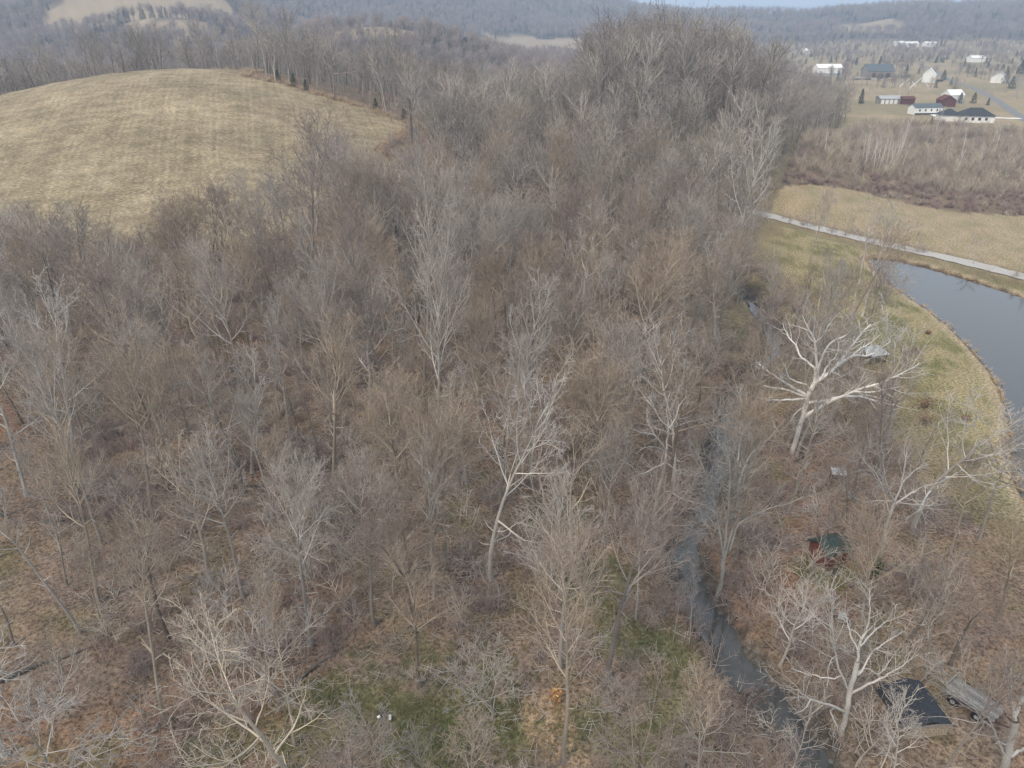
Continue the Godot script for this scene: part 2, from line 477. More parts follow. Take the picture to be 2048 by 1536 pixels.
# bare tree kilometres away: a stem and a brush of stout twigs
func hill_tree(seed_: int) -> ArrayMesh:
	rng.seed = seed_
	var mb := MB.new()
	mb.tube(PackedVector3Array([Vector3(0, -0.5, 0), Vector3(0, 8, 0)]), PackedFloat32Array([0.3, 0.16]), 4, Color(0.2, 0.185, 0.17))
	for k in 130:
		var a := rng.randf() * TAU
		var e := rng.randf_range(0.1, 1.35)
		var d := Vector3(cos(a) * cos(e), sin(e) + 0.15, sin(a) * cos(e)).normalized()
		var p := Vector3(0, rng.randf_range(5, 9.5), 0) + d * rng.randf_range(0.0, 3.4)
		var q := p + (d + rand_dir() * 0.5).normalized() * rng.randf_range(1.6, 3.4)
		var s := rng.randf_range(0.8, 1.15)
		mb.spike(p, q, rng.randf_range(0.06, 0.13), Color(0.25, 0.217, 0.2) * s)
	return mb.mesh()
# juniper: a cone of short dark sprays round a stem
func cedar_mesh(seed_: int, tall: float, wide: float, n: int) -> Dictionary:
	rng.seed = seed_
	var tm := MB.new()
	tm.tube(PackedVector3Array([Vector3(0, -0.4, 0), Vector3(0, tall * 0.9, 0)]), PackedFloat32Array([0.16, 0.03]), 5, Color(0.13, 0.1, 0.08))
	var mb := MB.new()
	for k in n:
		var t := pow(rng.randf(), 1.2)
		var a := rng.randf() * TAU
		var y := lerpf(0.5, tall, t)
		var rr := wide * pow(1.0 - t, 0.7) * (0.75 + 0.3 * sin(a * 3.0 + y * 1.4 + seed_)) * sqrt(rng.randf_range(0.2, 1.0))
		var p := Vector3(cos(a) * rr, y, sin(a) * rr)
		var d := (Vector3(cos(a), rng.randf_range(0.2, 1.4), sin(a)) + rand_dir() * 0.4).normalized()
		var s := rng.randf_range(0.6, 1.35)
		mb.spike(p - d * 0.2, p + d * rng.randf_range(0.5, 0.95), rng.randf_range(0.1, 0.2), Color(0.04 * s, 0.058 * s, 0.036 * s))
	return {"trunk": tm.mesh(), "crown": mb.mesh()}
# knee- to head-high bush of bare whips
func shrub_mesh(seed_: int, tall: float, n: int, r: float, col: Color) -> ArrayMesh:
	rng.seed = seed_
	var mb := MB.new()
	for k in n:
		var a := rng.randf() * TAU
		var d := Vector3(cos(a), rng.randf_range(0.9, 3.2), sin(a)).normalized()
		var ln := tall * rng.randf_range(0.5, 1.05)
		var p := Vector3(rng.randf_range(-0.35, 0.35), -0.1, rng.randf_range(-0.35, 0.35))
		var m := p + d * ln * 0.55
		var s := rng.randf_range(0.75, 1.2)
		var q := m + (d + rand_dir() * 0.45).normalized() * ln * 0.45
		mb.tube(PackedVector3Array([p, m]), PackedFloat32Array([r * 1.5, r]), 3, col * s)
		mb.spike(m, q, r, col * s)
		for j in 7:
			var t := rng.randf_range(0.25, 1.0)
			var b := p.lerp(q, t)
			mb.spike(b, b + off_axis(d, rng.randf_range(0.4, 0.95), rng.randf() * TAU) * ln * rng.randf_range(0.15, 0.36), r * 0.8, col * s)
	return mb.mesh()
func leaf_bush(seed_: int, size: Vector3, n: int, cols: Array, leaf: float) -> ArrayMesh:
	rng.seed = seed_
	var mb := MB.new()
	for k in n:
		var d := rand_dir().normalized() * pow(rng.randf(), 0.4)
		var w := 0.8 + 0.25 * sin(d.x * 5.0 + seed_) + 0.2 * sin(d.z * 7.0)
		var p := Vector3(d.x * size.x * w, size.y * (0.5 + 0.5 * d.y * w), d.z * size.z * w)
		var e := rand_dir().normalized() * leaf
		var g := e.cross(rand_dir()).normalized() * leaf * 0.55
		var c: Color = cols[rng.randi() % cols.size()] * rng.randf_range(0.75, 1.2)
		mb.quad(p - e, p + g, p + e, p - g, c)
	return mb.mesh()

# ---------------------------------------------------------------- ground
func lay_out() -> void:
	pond = px_poly([1733, 514, 1762, 513, 1800, 519, 1850, 530, 1900, 544, 1960, 563, 2048, 592, 2200, 645, 2420, 760, 2480, 960, 2250, 1090, 2090, 1040, 2042, 985, 2031, 945, 2026, 890, 2018, 830, 2000, 775, 1975, 732, 1940, 692, 1900, 652, 1850, 612, 1800, 580, 1768, 556, 1742, 532])
	creek = px_poly([1395, 545, 1440, 560, 1488, 582, 1525, 625, 1552, 668, 1548, 705, 1505, 735, 1472, 775, 1452, 850, 1432, 950, 1392, 1040, 1366, 1100, 1396, 1185, 1440, 1268, 1498, 1342, 1548, 1405, 1600, 1475, 1680, 1590, 1740, 1700])
	road = px_poly([1400, 402, 1470, 418, 1530, 431, 1610, 452, 1700, 474, 1800, 497, 1900, 519, 2048, 556, 2200, 598, 2420, 670])
	lawn = px_poly([1490, 520, 1520, 470, 1540, 440, 1700, 480, 1900, 526, 2048, 564, 2420, 690, 2450, 1000, 2300, 1100, 2100, 1130, 1990, 1080, 1900, 1020, 1830, 960, 1770, 880, 1740, 800, 1690, 720, 1620, 660, 1570, 600, 1530, 560])
	meadow = px_poly([1535, 428, 1560, 408, 1620, 400, 1700, 402, 1760, 412, 1830, 422, 1930, 432, 2048, 436, 2500, 460, 2500, 680, 2200, 590, 2048, 550, 1900, 512, 1700, 468])
	brush = px_poly([1555, 405, 1600, 330, 1690, 262, 1740, 247, 1900, 246, 2048, 262, 2500, 300, 2500, 460, 2048, 437, 1930, 433, 1830, 423, 1760, 413, 1700, 403, 1620, 401])
	field = PackedVector2Array([Vector2(-230, -112), Vector2(-125, -121)])
	for a in [[40, 462], [200, 480], [420, 500], [540, 488], [640, 430], [730, 330], [825, 250], [740, 218], [640, 190], [560, 166], [490, 152]]:
		var q := hit(a[0], a[1])
		field.append(Vector2(q.x, q.z))
	field.append_array(PackedVector2Array([Vector2(-84, -264), Vector2(-115, -270), Vector2(-160, -264), Vector2(-260, -215)]))
	shaped = true
	for a in [[-432, -955, 92, 100], [-111, -655, 44, 34], [-338, -805, 46, 22], [-626, -1100, 45, 45], [60, -1180, 190, 230], [-230, -1050, 60, 50]]: pastures.append(a)
	var q7 := hit(1740, 48)
	pastures.append([q7.x, q7.z, 62.0, 80.0])
var greens := [[730, 1395, 5.0], [905, 1390, 5.5], [650, 1470, 4.0], [1200, 1470, 3.6], [1260, 1500, 3.0], [1215, 1280, 3.4], [1340, 1300, 3.0], [1000, 1350, 3.4], [850, 1480, 4.0], [960, 1480, 3.5], [1200, 1170, 4.0], [1100, 1040, 4.5], [1660, 1160, 3.5], [1340, 1410, 3.0], [440, 1500, 4.0], [1050, 1480, 3.0]]
var green_at := []
func in_pasture(x: float, z: float) -> bool:
	for o in pastures:
		var d := Vector2((x - o[0]) / o[2], (z - o[1]) / o[3]).length() + 0.35 * n_patch.get_noise_2d(x * 0.5, z * 0.5)
		if d < 1.0: return true
	return false
func farmland(x: float, z: float) -> bool:
	return x > 90.0 and z < -230.0 and x > forest_right(z) and z > -1350.0 and ground_h(x, z) < 14.0
func ground_color(x: float, z: float, h: float) -> Color:
	var r := sqrt(x * x + z * z)
	var a := n_patch.get_noise_2d(x, z)
	var b := n_patch.get_noise_2d(x * 4.0 + 300.0, z * 4.0)
	var c := n_fine.get_noise_2d(x, z)
	if r > 430.0:
		var col := Color(0.15, 0.125, 0.11) * (1.0 + 0.2 * b)
		if in_pasture(x, z): col = Color(0.43, 0.365, 0.265) * (1.0 + 0.22 * b)
		elif farmland(x, z):
			var f := smoothstep(-0.3, 0.35, n_patch.get_noise_2d(x * 0.35 + 90.0, z * 0.35))
			col = Color(0.44, 0.37, 0.25).lerp(Color(0.33, 0.295, 0.185), f) * (1.0 + 0.22 * b)
		col.a = 1.0
		return col
	var w := zone(x, z)
	var p := Vector2(x, z)
	var col := Color(0.262, 0.208, 0.16)
	# fallen leaves: tan, russet and grey-purple drifts
	col = col.lerp(Color(0.28, 0.191, 0.138), smoothstep(-0.1, 0.4, a))
	col = col.lerp(Color(0.232, 0.184, 0.162), smoothstep(0.05, 0.5, b))
	col = col.lerp(Color(0.18, 0.165, 0.095), smoothstep(0.1, 0.55, -b) * 0.75)
	col *= 1.0 + 0.4 * c
	if w == "wood":
		for g in green_at:
			var q := p.distance_to(g[0]) / float(g[1]) + 0.55 * b + 0.4 * c
			if q < 1.0: col = col.lerp(Color(0.155, 0.178, 0.085) * (1.0 + 0.4 * c), 0.62 * (1.0 - smoothstep(0.35, 1.0, q)))
		if x > 15.0 and z < -75.0 and x > 30.0:
			col = col.lerp(Color(0.2, 0.2, 0.105) * (1.0 + 0.4 * c), 0.45)
		var e := ring_dist(p, field)
		if e < 9.0: col = col.lerp(Color(0.32, 0.245, 0.16), 0.5 * (1.0 - smoothstep(2.0, 9.0, e)))
		if farmland(x, z): col = Color(0.36, 0.32, 0.2) * (1.0 + 0.25 * b)
	elif w == "lawn" or w == "pond":
		col = Color(0.39, 0.345, 0.205).lerp(Color(0.2, 0.2, 0.085), smoothstep(-0.25, 0.5, b + 0.6 * c + 0.2 * a))
		col = col.lerp(Color(0.15, 0.185, 0.065), 0.6 * smoothstep(0.18, 0.42, a - 0.5 * c))
		var pd := ring_dist(p, pond)
		if pd < 2.2: col = col.lerp(Color(0.46, 0.4, 0.28) * (1.0 + 0.3 * c), 1.0 - smoothstep(0.9, 2.2, pd + 0.5 * b))
		if pd < 0.25: col = Color(0.11, 0.08, 0.06)
		var ld := ring_dist(p, lawn)
		col = col.lerp(Color(0.25, 0.2, 0.13) * (1.0 + 0.4 * c), smoothstep(-9.0, 0.0, ld + 4.0 * b) * 0.8)
	elif w == "meadow":
		col = Color(0.43, 0.363, 0.25).lerp(Color(0.32, 0.295, 0.175), smoothstep(0.0, 0.6, b + 0.6 * c)) * (1.0 + 0.25 * c)
	elif w == "brush":
		col = Color(0.24, 0.19, 0.145) * (1.0 + 0.35 * b)
	elif w == "field":
		col = Color(0.36, 0.3, 0.18)
	if x > 0.0 and z > -215.0:
		var cd := seg_dist(p, creek) + 0.8 * b + 0.5 * c
		if cd < 2.9: col = col.lerp(Color(0.125, 0.118, 0.108) * (1.0 + 0.6 * c), 1.0 - smoothstep(1.6, 2.9, cd))
		var td := seg_dist(p, track) + 0.5 * b + 0.4 * c
		if td < 2.1: col = col.lerp(Color(0.42, 0.32, 0.22) * (1.0 + 0.3 * c), 0.9 * (1.0 - smoothstep(1.1, 2.1, td)))
	if w != "pond" and x > 55.0:
		var rd := seg_dist(p, road)
		if rd < 5.0: col = col.lerp(Color(0.3, 0.26, 0.16) * (1.0 + 0.3 * c), 1.0 - smoothstep(2.6, 5.0, rd))
	col.a = 1.0
	return col
var track := PackedVector2Array()
func build_ground() -> void:
	for g in greens: green_at.append([flat_hit(g[0], g[1]), g[2]])
	track = px_poly([1085, 1425, 1100, 1470, 1118, 1510, 1150, 1560, 1230, 1640])
	var rows := PackedFloat32Array()
	var r := 12.0
	while r < 6800.0:
		rows.append(r)
		r *= 1.0105 if r < 560.0 else 1.03
	var cols := 470
	var vs := PackedVector3Array(); var ns := PackedVector3Array(); var cs := PackedColorArray(); var ix := PackedInt32Array()
	var fv := PackedVector3Array(); var fc := PackedColorArray(); var fu := PackedVector2Array(); var fi := PackedInt32Array(); var fn := PackedVector3Array()
	var infield := PackedInt32Array()
	for rr in rows:
		for k in cols + 1:
			var a := deg_to_rad(lerpf(-60.0, 60.0, float(k) / cols))
			var x := sin(a) * rr
			var z := -cos(a) * rr
			var h := ground_h(x, z)
			vs.append(Vector3(x, h, z)); cs.append(ground_color(x, z, h)); ns.append(Vector3.UP)
			var inside := rr < 330.0 and x < -10.0 and Geometry2D.is_point_in_polygon(Vector2(x, z), field)
			infield.append(fv.size() if inside else -1)
			if inside:
				fv.append(Vector3(x, h + 0.06, z)); fn.append(Vector3.UP)
				var q := Vector2(x, z).rotated(0.3)
				fu.append((q - Vector2(-75.0, -205.0)) / 240.0 + Vector2(0.5, 0.5))
				var m := 0.5 + 0.5 * n_patch.get_noise_2d(x * 1.3, z * 1.3)
				var c := Color(0.425, 0.362, 0.272).lerp(Color(0.33, 0.292, 0.21), m) * (1.0 + 0.22 * n_patch.get_noise_2d(x * 0.6 + 40.0, z * 0.9))
				c.a = 1.0
				fc.append(c)
	var wd := cols + 1
	for j in rows.size():
		for k in wd:
			var o := j * wd + k
			var e := vs[o + 1 if k < cols else o] - vs[o - 1 if k > 0 else o]
			var f := vs[o + wd if j < rows.size() - 1 else o] - vs[o - wd if j > 0 else o]
			ns[o] = e.cross(f).normalized()
			if infield[o] >= 0: fn[infield[o]] = ns[o]
			if j < rows.size() - 1 and k < cols:
				ix.append_array(PackedInt32Array([o, o + wd, o + 1, o + 1, o + wd, o + wd + 1]))
				var a0 := infield[o]; var a1 := infield[o + 1]; var a2 := infield[o + wd]; var a3 := infield[o + wd + 1]
				if a0 >= 0 and a1 >= 0 and a2 >= 0 and a3 >= 0: fi.append_array(PackedInt32Array([a0, a2, a1, a1, a2, a3]))
	setting("ground", raw_mesh(vs, ns, cs, PackedVector2Array(), ix), M.ground)
	# stubble: mown rows, tyre lines and straw lying in flecks
	var size := 1500
	var bytes := PackedByteArray(); bytes.resize(size * size * 3)
	n_fine.frequency = 0.02
	for y in size:
		for x in size:
			var s := n_fine.get_noise_2d(x * 5.0, y * 0.1) * 0.12 + n_fine.get_noise_2d(x * 8.0, y * 18.0 + 900.0) * 0.5 + n_fine.get_noise_2d(x * 1.1, y * 2.1 + 300.0) * 0.26 + n_fine.get_noise_2d(x * 0.25 + 70.0, y * 0.3) * 0.22
			s += 0.9 * maxf(0.0, n_fine.get_noise_2d(x * 5.0 + 99.0, y * 14.0) - 0.2)
			var t := absf(fposmod((x + 9.0 * n_fine.get_noise_2d(y * 0.2, x * 0.2)) / 58.0, 1.0) - 0.5)
			if t < 0.04 or absf(t - 0.16) < 0.03: s += 0.09
			var g := clampf(0.76 + 0.4 * s, 0.3, 1.0)
			var o := (y * size + x) * 3
			bytes[o] = int(255.0 * g); bytes[o + 1] = int(250.0 * pow(g, 1.03)); bytes[o + 2] = int(240.0 * pow(g, 1.12))
	n_fine.frequency = 0.55
	var im := Image.create_from_data(size, size, false, Image.FORMAT_RGB8, bytes)
	im.generate_mipmaps()
	M.field.albedo_texture = ImageTexture.create_from_image(im)
	setting("hay_field", raw_mesh(fv, fn, fc, fu, fi), M.field)
	# still water
	var w := MB.new()
	var tri := Geometry2D.triangulate_polygon(pond)
	for k in range(0, tri.size(), 3):
		w.tri(P(pond[tri[k]]), P(pond[tri[k + 2]]), P(pond[tri[k + 1]]), Color.WHITE)
	var po := setting("pond", w.mesh(), M.water)
	po.position.y = -0.33
	var cr := setting("creek", ribbon(creek, 2.8, 0.0, 0.0, false), M.water)
	cr.position.y = -0.74
	setting("gravel_road", ribbon(road, 2.1, 0.1, 0.16, true), M.gravel)
func P(p: Vector2) -> Vector3:
	return Vector3(p.x, 0, p.y)
func raw_mesh(v: PackedVector3Array, n: PackedVector3Array, c: PackedColorArray, uv: PackedVector2Array, i: PackedInt32Array) -> ArrayMesh:
	var a := []
	a.resize(Mesh.ARRAY_MAX)
	a[Mesh.ARRAY_VERTEX] = v; a[Mesh.ARRAY_NORMAL] = n; a[Mesh.ARRAY_COLOR] = c; a[Mesh.ARRAY_INDEX] = i
	if uv.size(): a[Mesh.ARRAY_TEX_UV] = uv
	var m := ArrayMesh.new()
	m.add_surface_from_arrays(Mesh.PRIMITIVE_TRIANGLES, a)
	return m
func ribbon(line: PackedVector2Array, half: float, ragged: float, lift: float, drape: bool) -> ArrayMesh:
	var c := Curve2D.new()
	for k in line.size():
		var t := (line[mini(k + 1, line.size() - 1)] - line[maxi(k - 1, 0)]) * 0.16
		c.add_point(line[k], -t, t)
	var mb := MB.new()
	var n := int(c.get_baked_length() / 1.5)
	var last := []
	for k in n + 1:
		var s := c.get_baked_length() * k / n
		var p := c.sample_baked(s)
		var d := (c.sample_baked(s + 0.5) - c.sample_baked(s - 0.5)).normalized()
		var row := []
		for q in [-1.0, -0.34, 0.34, 1.0]:
			var e: Vector2 = p + d.orthogonal() * q * half * (1.0 + ragged * sin(s * 1.3 + q * 4.0) + ragged * 0.6 * sin(s * 0.37))
			row.append(Vector3(e.x, (maxf(ground_h(e.x, e.y), ground_h(p.x, p.y)) if drape else 0.0) + lift - 0.03 * absf(q) * absf(q), e.y))
		if k > 0:
			for q in 3: mb.quad(last[q], last[q + 1], row[q + 1], row[q], Color.WHITE)
		last = row
	return mb.mesh()

# ---------------------------------------------------------------- trees drawn bough by bough
func sketch(called: String, label: String, base: Vector2, frame: Array, trunk: Array, boughs: Array, r0: float, S: Dictionary, seed_: int, bark: Color) -> Node3D:
	var at := hit(base.x, base.y)
	rng.seed = seed_
	var dist := -at.z
	var to := func(x: float, y: float, dz: float) -> Vector3:
		var d := ray(frame[0] + x / frame[2], frame[1] + y / frame[2])
		return Vector3(0, EYE, 0) + d * ((dist + dz) / -d.z) - at
	var root := thing(called, label, "tree", at)
	var pts := PackedVector3Array([Vector3(0, -0.3, 0)])
	for k in range(0, trunk.size(), 2): pts.append(to.call(trunk[k], trunk[k + 1], 0.0))
	pts = smooth(pts)
	var rad := PackedFloat32Array()
	for k in pts.size(): rad.append(r0 * 0.8 * (1.25 if k == 0 else 1.0) * lerpf(1.0, S.get("trunk_end", 0.55), float(k) / (pts.size() - 1)))
	var tm := MB.new()
	tm.tube(pts, rad, 10, bark, 0.12)
	part("trunk", tm.mesh(), M.bark, root)
	for b in boughs:
		var mb := MB.new()
		var bp := PackedVector3Array()
		var dz: float = b[1]
		var a: Array = b[2]
		var n := a.size() / 2
		var z0: float = b[3] if b.size() > 3 else 0.0
		for k in n: bp.append(to.call(a[k * 2], a[k * 2 + 1], lerpf(z0, dz, float(k) / (n - 1))))
		bp = smooth(bp)
		var br := PackedFloat32Array()
		for k in bp.size(): br.append(b[0] * S.get("stout", 0.8) * pow(1.0 - float(k) / (bp.size() + 0.6), 0.75))
		mb.tube(bp, br, 7, S.limb, 0.1)
		var total := 0.0
		for k in bp.size() - 1: total += bp[k].distance_to(bp[k + 1])
		var count := int(total * S.get("side", 2.2))
		for k in count:
			var q := lerpf(S.get("bare", 0.3), 0.99, (k + rng.randf()) / count) * (bp.size() - 1)
			var j := mini(int(q), bp.size() - 2)
			var p := bp[j].lerp(bp[j + 1], q - j)
			var ax := (bp[j + 1] - bp[j]).normalized()
			limb(mb, p, off_axis(ax, rng.randf_range(0.4, 0.95), rng.randf() * TAU), total * rng.randf_range(0.16, 0.36), maxf(lerpf(br[j], br[j + 1], q - j) * rng.randf_range(0.3, 0.6), 0.014), 1, S)
		part("limb", mb.mesh(), M.bark, root)
	return root
func smooth(p: PackedVector3Array) -> PackedVector3Array:
	var c := Curve3D.new()
	for k in p.size():
		var t := (p[mini(k + 1, p.size() - 1)] - p[maxi(k - 1, 0)]) * 0.17
		c.add_point(p[k], -t, t)
	var o := PackedVector3Array()
	var n := maxi(4, (p.size() - 1) * 3)
	for k in n + 1:
		var q := c.sample_baked(c.get_baked_length() * k / n)
		if k > 0 and k < n: q += rand_dir() * 0.05
		o.append(q)
	return o
func build_sketched_trees() -> void:
	var white := {"h": 1.0, "wig": 0.36, "up": 0.05, "n": [0, 4, 3, 3], "t0": 0.25, "ang": 0.7, "ratio": 0.5, "depth": 3, "tip": 0.009, "limb": Color(0.83, 0.805, 0.76), "twig": Color(0.46, 0.42, 0.385), "side": 1.3, "bare": 0.35, "trunk_end": 0.8, "stout": 1.08}
	var f3 := [1448.0, 360.0, 3.0717]
	sketch("sycamore_tree", "great white sycamore with wide bare boughs near the pond bank", Vector2(1583, 906), f3,
		[440, 1610, 458, 1545, 480, 1470, 505, 1380, 520, 1310, 545, 1270, 575, 1235], [
		[0.17, 1.5, [515, 1330, 400, 1262, 290, 1190, 240, 1150, 195, 1120]], [0.09, -2.0, [520, 1290, 505, 1260, 410, 1222, 370, 1130, 330, 1080]],
		[0.15, 3.0, [545, 1270, 560, 1165, 470, 1085, 445, 1015, 395, 965, 362, 880]], [0.17, -1.0, [575, 1235, 568, 1100, 555, 985, 520, 915, 480, 830]],
		[0.07, -3.0, [560, 1000, 610, 955, 650, 880, 712, 810], -0.5], [0.15, -3.5, [570, 1215, 595, 1110, 655, 1000, 760, 950, 805, 890]],
		[0.2, 3.0, [575, 1235, 690, 1145, 770, 1040, 850, 935, 900, 885]], [0.16, 5.0, [700, 1140, 790, 1080, 880, 1080, 960, 1035, 1025, 990], 1.5],
		[0.1, 1.0, [600, 1210, 650, 1120, 690, 1080, 705, 990]], [0.2, -4.0, [500, 1450, 600, 1390, 720, 1332, 840, 1285, 1000, 1232, 1100, 1180, 1175, 1150]],
		[0.16, -1.5, [520, 1368, 620, 1355, 720, 1332, 830, 1330, 950, 1362, 1075, 1392]], [0.1, -6.0, [800, 1300, 900, 1305, 1000, 1285, 1080, 1268], -2.5],
		[0.12, 2.5, [500, 1330, 385, 1290, 300, 1275, 240, 1262]], [0.12, -3.0, [495, 1345, 380, 1350, 260, 1352, 175, 1328]], [0.06, -2.0, [485, 1400, 440, 1430, 415, 1470]],
		[0.06, 1.0, [600, 1260, 625, 1300, 610, 1325]], [0.06, 1.5, [660, 1180, 720, 1210, 740, 1255]], [0.09, 4.5, [790, 1080, 830, 1040, 900, 1000, 960, 950], 2.5]], 0.36, white, 41, Color(0.74, 0.715, 0.67))
	var f5 := [1300.0, 1136.0, 2.738]
	var w2 := white.duplicate(); w2.stout = 0.75; w2.limb = Color(0.58, 0.555, 0.515); w2.twig = Color(0.4, 0.365, 0.335); w2.side = 2.3
	sketch("sycamore_tree", "pale sycamore leaning over the creek in the lower right", Vector2(1684, 1470), f5,
		[1065, 840, 1078, 780, 1090, 690, 1112, 610, 1135, 510], [
		[0.13, 1.0, [1135, 510, 1150, 420, 1185, 340, 1200, 270, 1205, 190, 1200, 110]], [0.12, -2.0, [1088, 670, 1045, 580, 1020, 490, 1008, 400, 995, 330, 940, 290, 890, 260]],
		[0.05, -3.0, [998, 340, 1000, 250, 1005, 190, 1000, 110], -1.8], [0.08, 2.5, [1138, 450, 1095, 360, 1080, 290, 1050, 235]], [0.06, 2.0, [1160, 395, 1120, 350, 1060, 310]],
		[0.13, -1.0, [1095, 690, 1170, 650, 1270, 600, 1370, 548, 1440, 490, 1475, 470]], [0.1, 2.0, [1120, 590, 1165, 555, 1210, 470, 1290, 410, 1380, 350]], [0.08, 3.0, [1150, 430, 1200, 370, 1270, 310, 1380, 260]],
		[0.09, 3.5, [1130, 580, 1190, 550, 1260, 575, 1340, 470]], [0.16, -2.0, [1072, 800, 1020, 760, 940, 735, 880, 720, 820, 680, 770, 655]], [0.08, -3.0, [880, 720, 850, 770, 790, 800], -1.4],
		[0.1, -3.0, [1010, 770, 990, 790, 1020, 860, 1035, 900]], [0.08, 1.0, [1050, 590, 990, 606, 900, 590, 820, 570, 770, 545]]], 0.24, w2, 42, Color(0.56, 0.54, 0.5))
	var f4 := [1760.0, 1340.0, 7.11]
	var g4 := white.duplicate(); g4.stout = 0.85; g4.limb = Color(0.42, 0.405, 0.375); g4.twig = Color(0.3, 0.27, 0.25)
	sketch("ash_tree", "thick grey forked trunk at the lower right corner", Vector2(1998, 1580), f4,
		[1740, 1450, 1800, 1270, 1850, 1080, 1895, 850, 1915, 720], [
		[0.16, 1.0, [1915, 720, 1930, 620, 1990, 480, 2045, 280, 2090, 60, 2110, -160]], [0.09, -1.0, [1910, 700, 1865, 500, 1845, 260, 1830, 100, 1790, -60]], [0.08, 2.0, [1920, 620, 1860, 340, 1870, 120, 1880, -100]],
		[0.16, 1.0, [1790, 1290, 1900, 1190, 2060, 1120, 2200, 1000]], [0.1, -1.5, [1770, 1200, 1690, 1020, 1600, 830, 1440, 690, 1290, 460, 1215, 300, 1160, 130, 1020, -20]], [0.06, -2.0, [1600, 830, 1560, 710, 1440, 600, 1250, 450, 1000, 280, 820, 110], -1.2],
		[0.07, -0.5, [1830, 1080, 1720, 1030, 1640, 1050]]], 0.34, g4, 43, Color(0.4, 0.385, 0.355))
	var f2 := [700.0, 400.0, 2.926]
	var w6 := white.duplicate(); w6.stout = 0.85; w6.limb = Color(0.52, 0.495, 0.46); w6.twig = Color(0.36, 0.33, 0.31); w6.side = 2.4; w6.bare = 0.2
	sketch("birch_clump", "clump of four pale stems fanning out of one stool mid forest", Vector2(1076, 752), f2, [1098, 1020, 1100, 1005], [
		[0.12, -1.0, [1098, 1015, 1040, 850, 1000, 740, 960, 630]], [0.13, 1.0, [1100, 1010, 1085, 850, 1070, 680, 1058, 540]], [0.13, -0.5, [1108, 1010, 1148, 730, 1150, 600, 1160, 480]], [0.12, 1.5, [1112, 1010, 1165, 760, 1198, 630, 1245, 545]],
		[0.05, -1.5, [1010, 760, 1060, 735, 1100, 730]], [0.05, -1.0, [990, 700, 940, 660]], [0.05, 1.0, [1180, 700, 1240, 660, 1280, 650]]], 0.22, w6, 44, Color(0.42, 0.4, 0.37))
	sketch("sycamore_tree", "white limbed sycamore just left of the creek's bright upper reach", Vector2(1338, 748), f2, [1870, 980, 1888, 860, 1893, 760], [
		[0.11, 1.0, [1893, 760, 1900, 680, 1920, 600, 1930, 540, 1940, 480]], [0.1, -1.5, [1890, 750, 1830, 690, 1780, 640, 1740, 610]], [0.1, 2.0, [1898, 700, 1960, 640, 2000, 590, 2045, 530]], [0.09, -2.0, [1882, 900, 1820, 850, 1790, 810, 1720, 770]],
		[0.1, 1.0, [1888, 880, 1950, 810, 2000, 780, 2080, 770]], [0.07, 2.5, [1920, 600, 1880, 540, 1850, 490]], [0.08, -1.0, [1888, 850, 1960, 840, 2040, 830, 2110, 800]], [0.09, -3.0, [1870, 960, 1800, 1000, 1720, 960, 1640, 930, 1540, 920]]], 0.2, w6, 45, Color(0.46, 0.44, 0.41))
	var w7 := w6.duplicate(); w7.limb = Color(0.62, 0.6, 0.56); w7.side = 2.6; w7.bare = 0.35
	sketch("birch_tree", "left of two tall white poles beside the pond tip", Vector2(1702, 628), f3, [790, 790, 815, 680, 835, 600], [
		[0.14, 0.5, [835, 600, 850, 520, 870, 400, 900, 280, 925, 160]], [0.06, -0.8, [808, 680, 780, 590, 752, 515]], [0.04, 1.5, [870, 400, 820, 330, 800, 300]], [0.04, 1.5, [880, 350, 940, 300, 960, 240]]], 0.2, w7, 46, Color(0.6, 0.58, 0.54))
	sketch("birch_tree", "right of two tall white poles beside the pond tip", Vector2(1722, 632), f3, [855, 820, 885, 700, 915, 600], [
		[0.15, 0.5, [915, 600, 940, 520, 965, 440, 1000, 330, 1025, 170]], [0.05, 1.5, [935, 530, 1020, 560, 1090, 620, 1130, 660]], [0.05, -1.5, [960, 450, 1040, 380, 1100, 300, 1170, 270]], [0.04, 1.5, [990, 360, 1050, 280, 1090, 230]]], 0.22, w7, 47, Color(0.6, 0.58, 0.54))
	var f6 := [1100.0, 740.0, 4.0]
	var g6 := white.duplicate(); g6.stout = 0.8; g6.limb = Color(0.36, 0.35, 0.325); g6.twig = Color(0.3, 0.275, 0.25); g6.side = 3.0; g6.bare = 0.25
	sketch("ash_tree", "grey ash with several upright stems standing in the creek bend", Vector2(1436, 1190), f6, [1380, 1640, 1385, 1500], [
		[0.13, 0.5, [1385, 1500, 1340, 1180, 1300, 980, 1250, 850, 1190, 700, 1160, 620]], [0.15, -0.5, [1390, 1500, 1420, 1200, 1440, 950, 1435, 760, 1400, 560, 1390, 470]], [0.15, 1.5, [1395, 1510, 1480, 1180, 1510, 900, 1500, 730, 1450, 540]],
		[0.12, -1.5, [1440, 1440, 1500, 1250, 1590, 1190, 1730, 1110, 1900, 1070, 2040, 1010]], [0.1, 2.5, [1510, 900, 1560, 750, 1620, 660, 1680, 600]], [0.08, 3.5, [1500, 730, 1520, 600, 1540, 480]], [0.07, -2.0, [1330, 1120, 1300, 960, 1250, 900, 1100, 930]], [0.06, 2.0, [1440, 950, 1370, 900, 1290, 940]]], 0.26, g6, 48, Color(0.38, 0.365, 0.335))
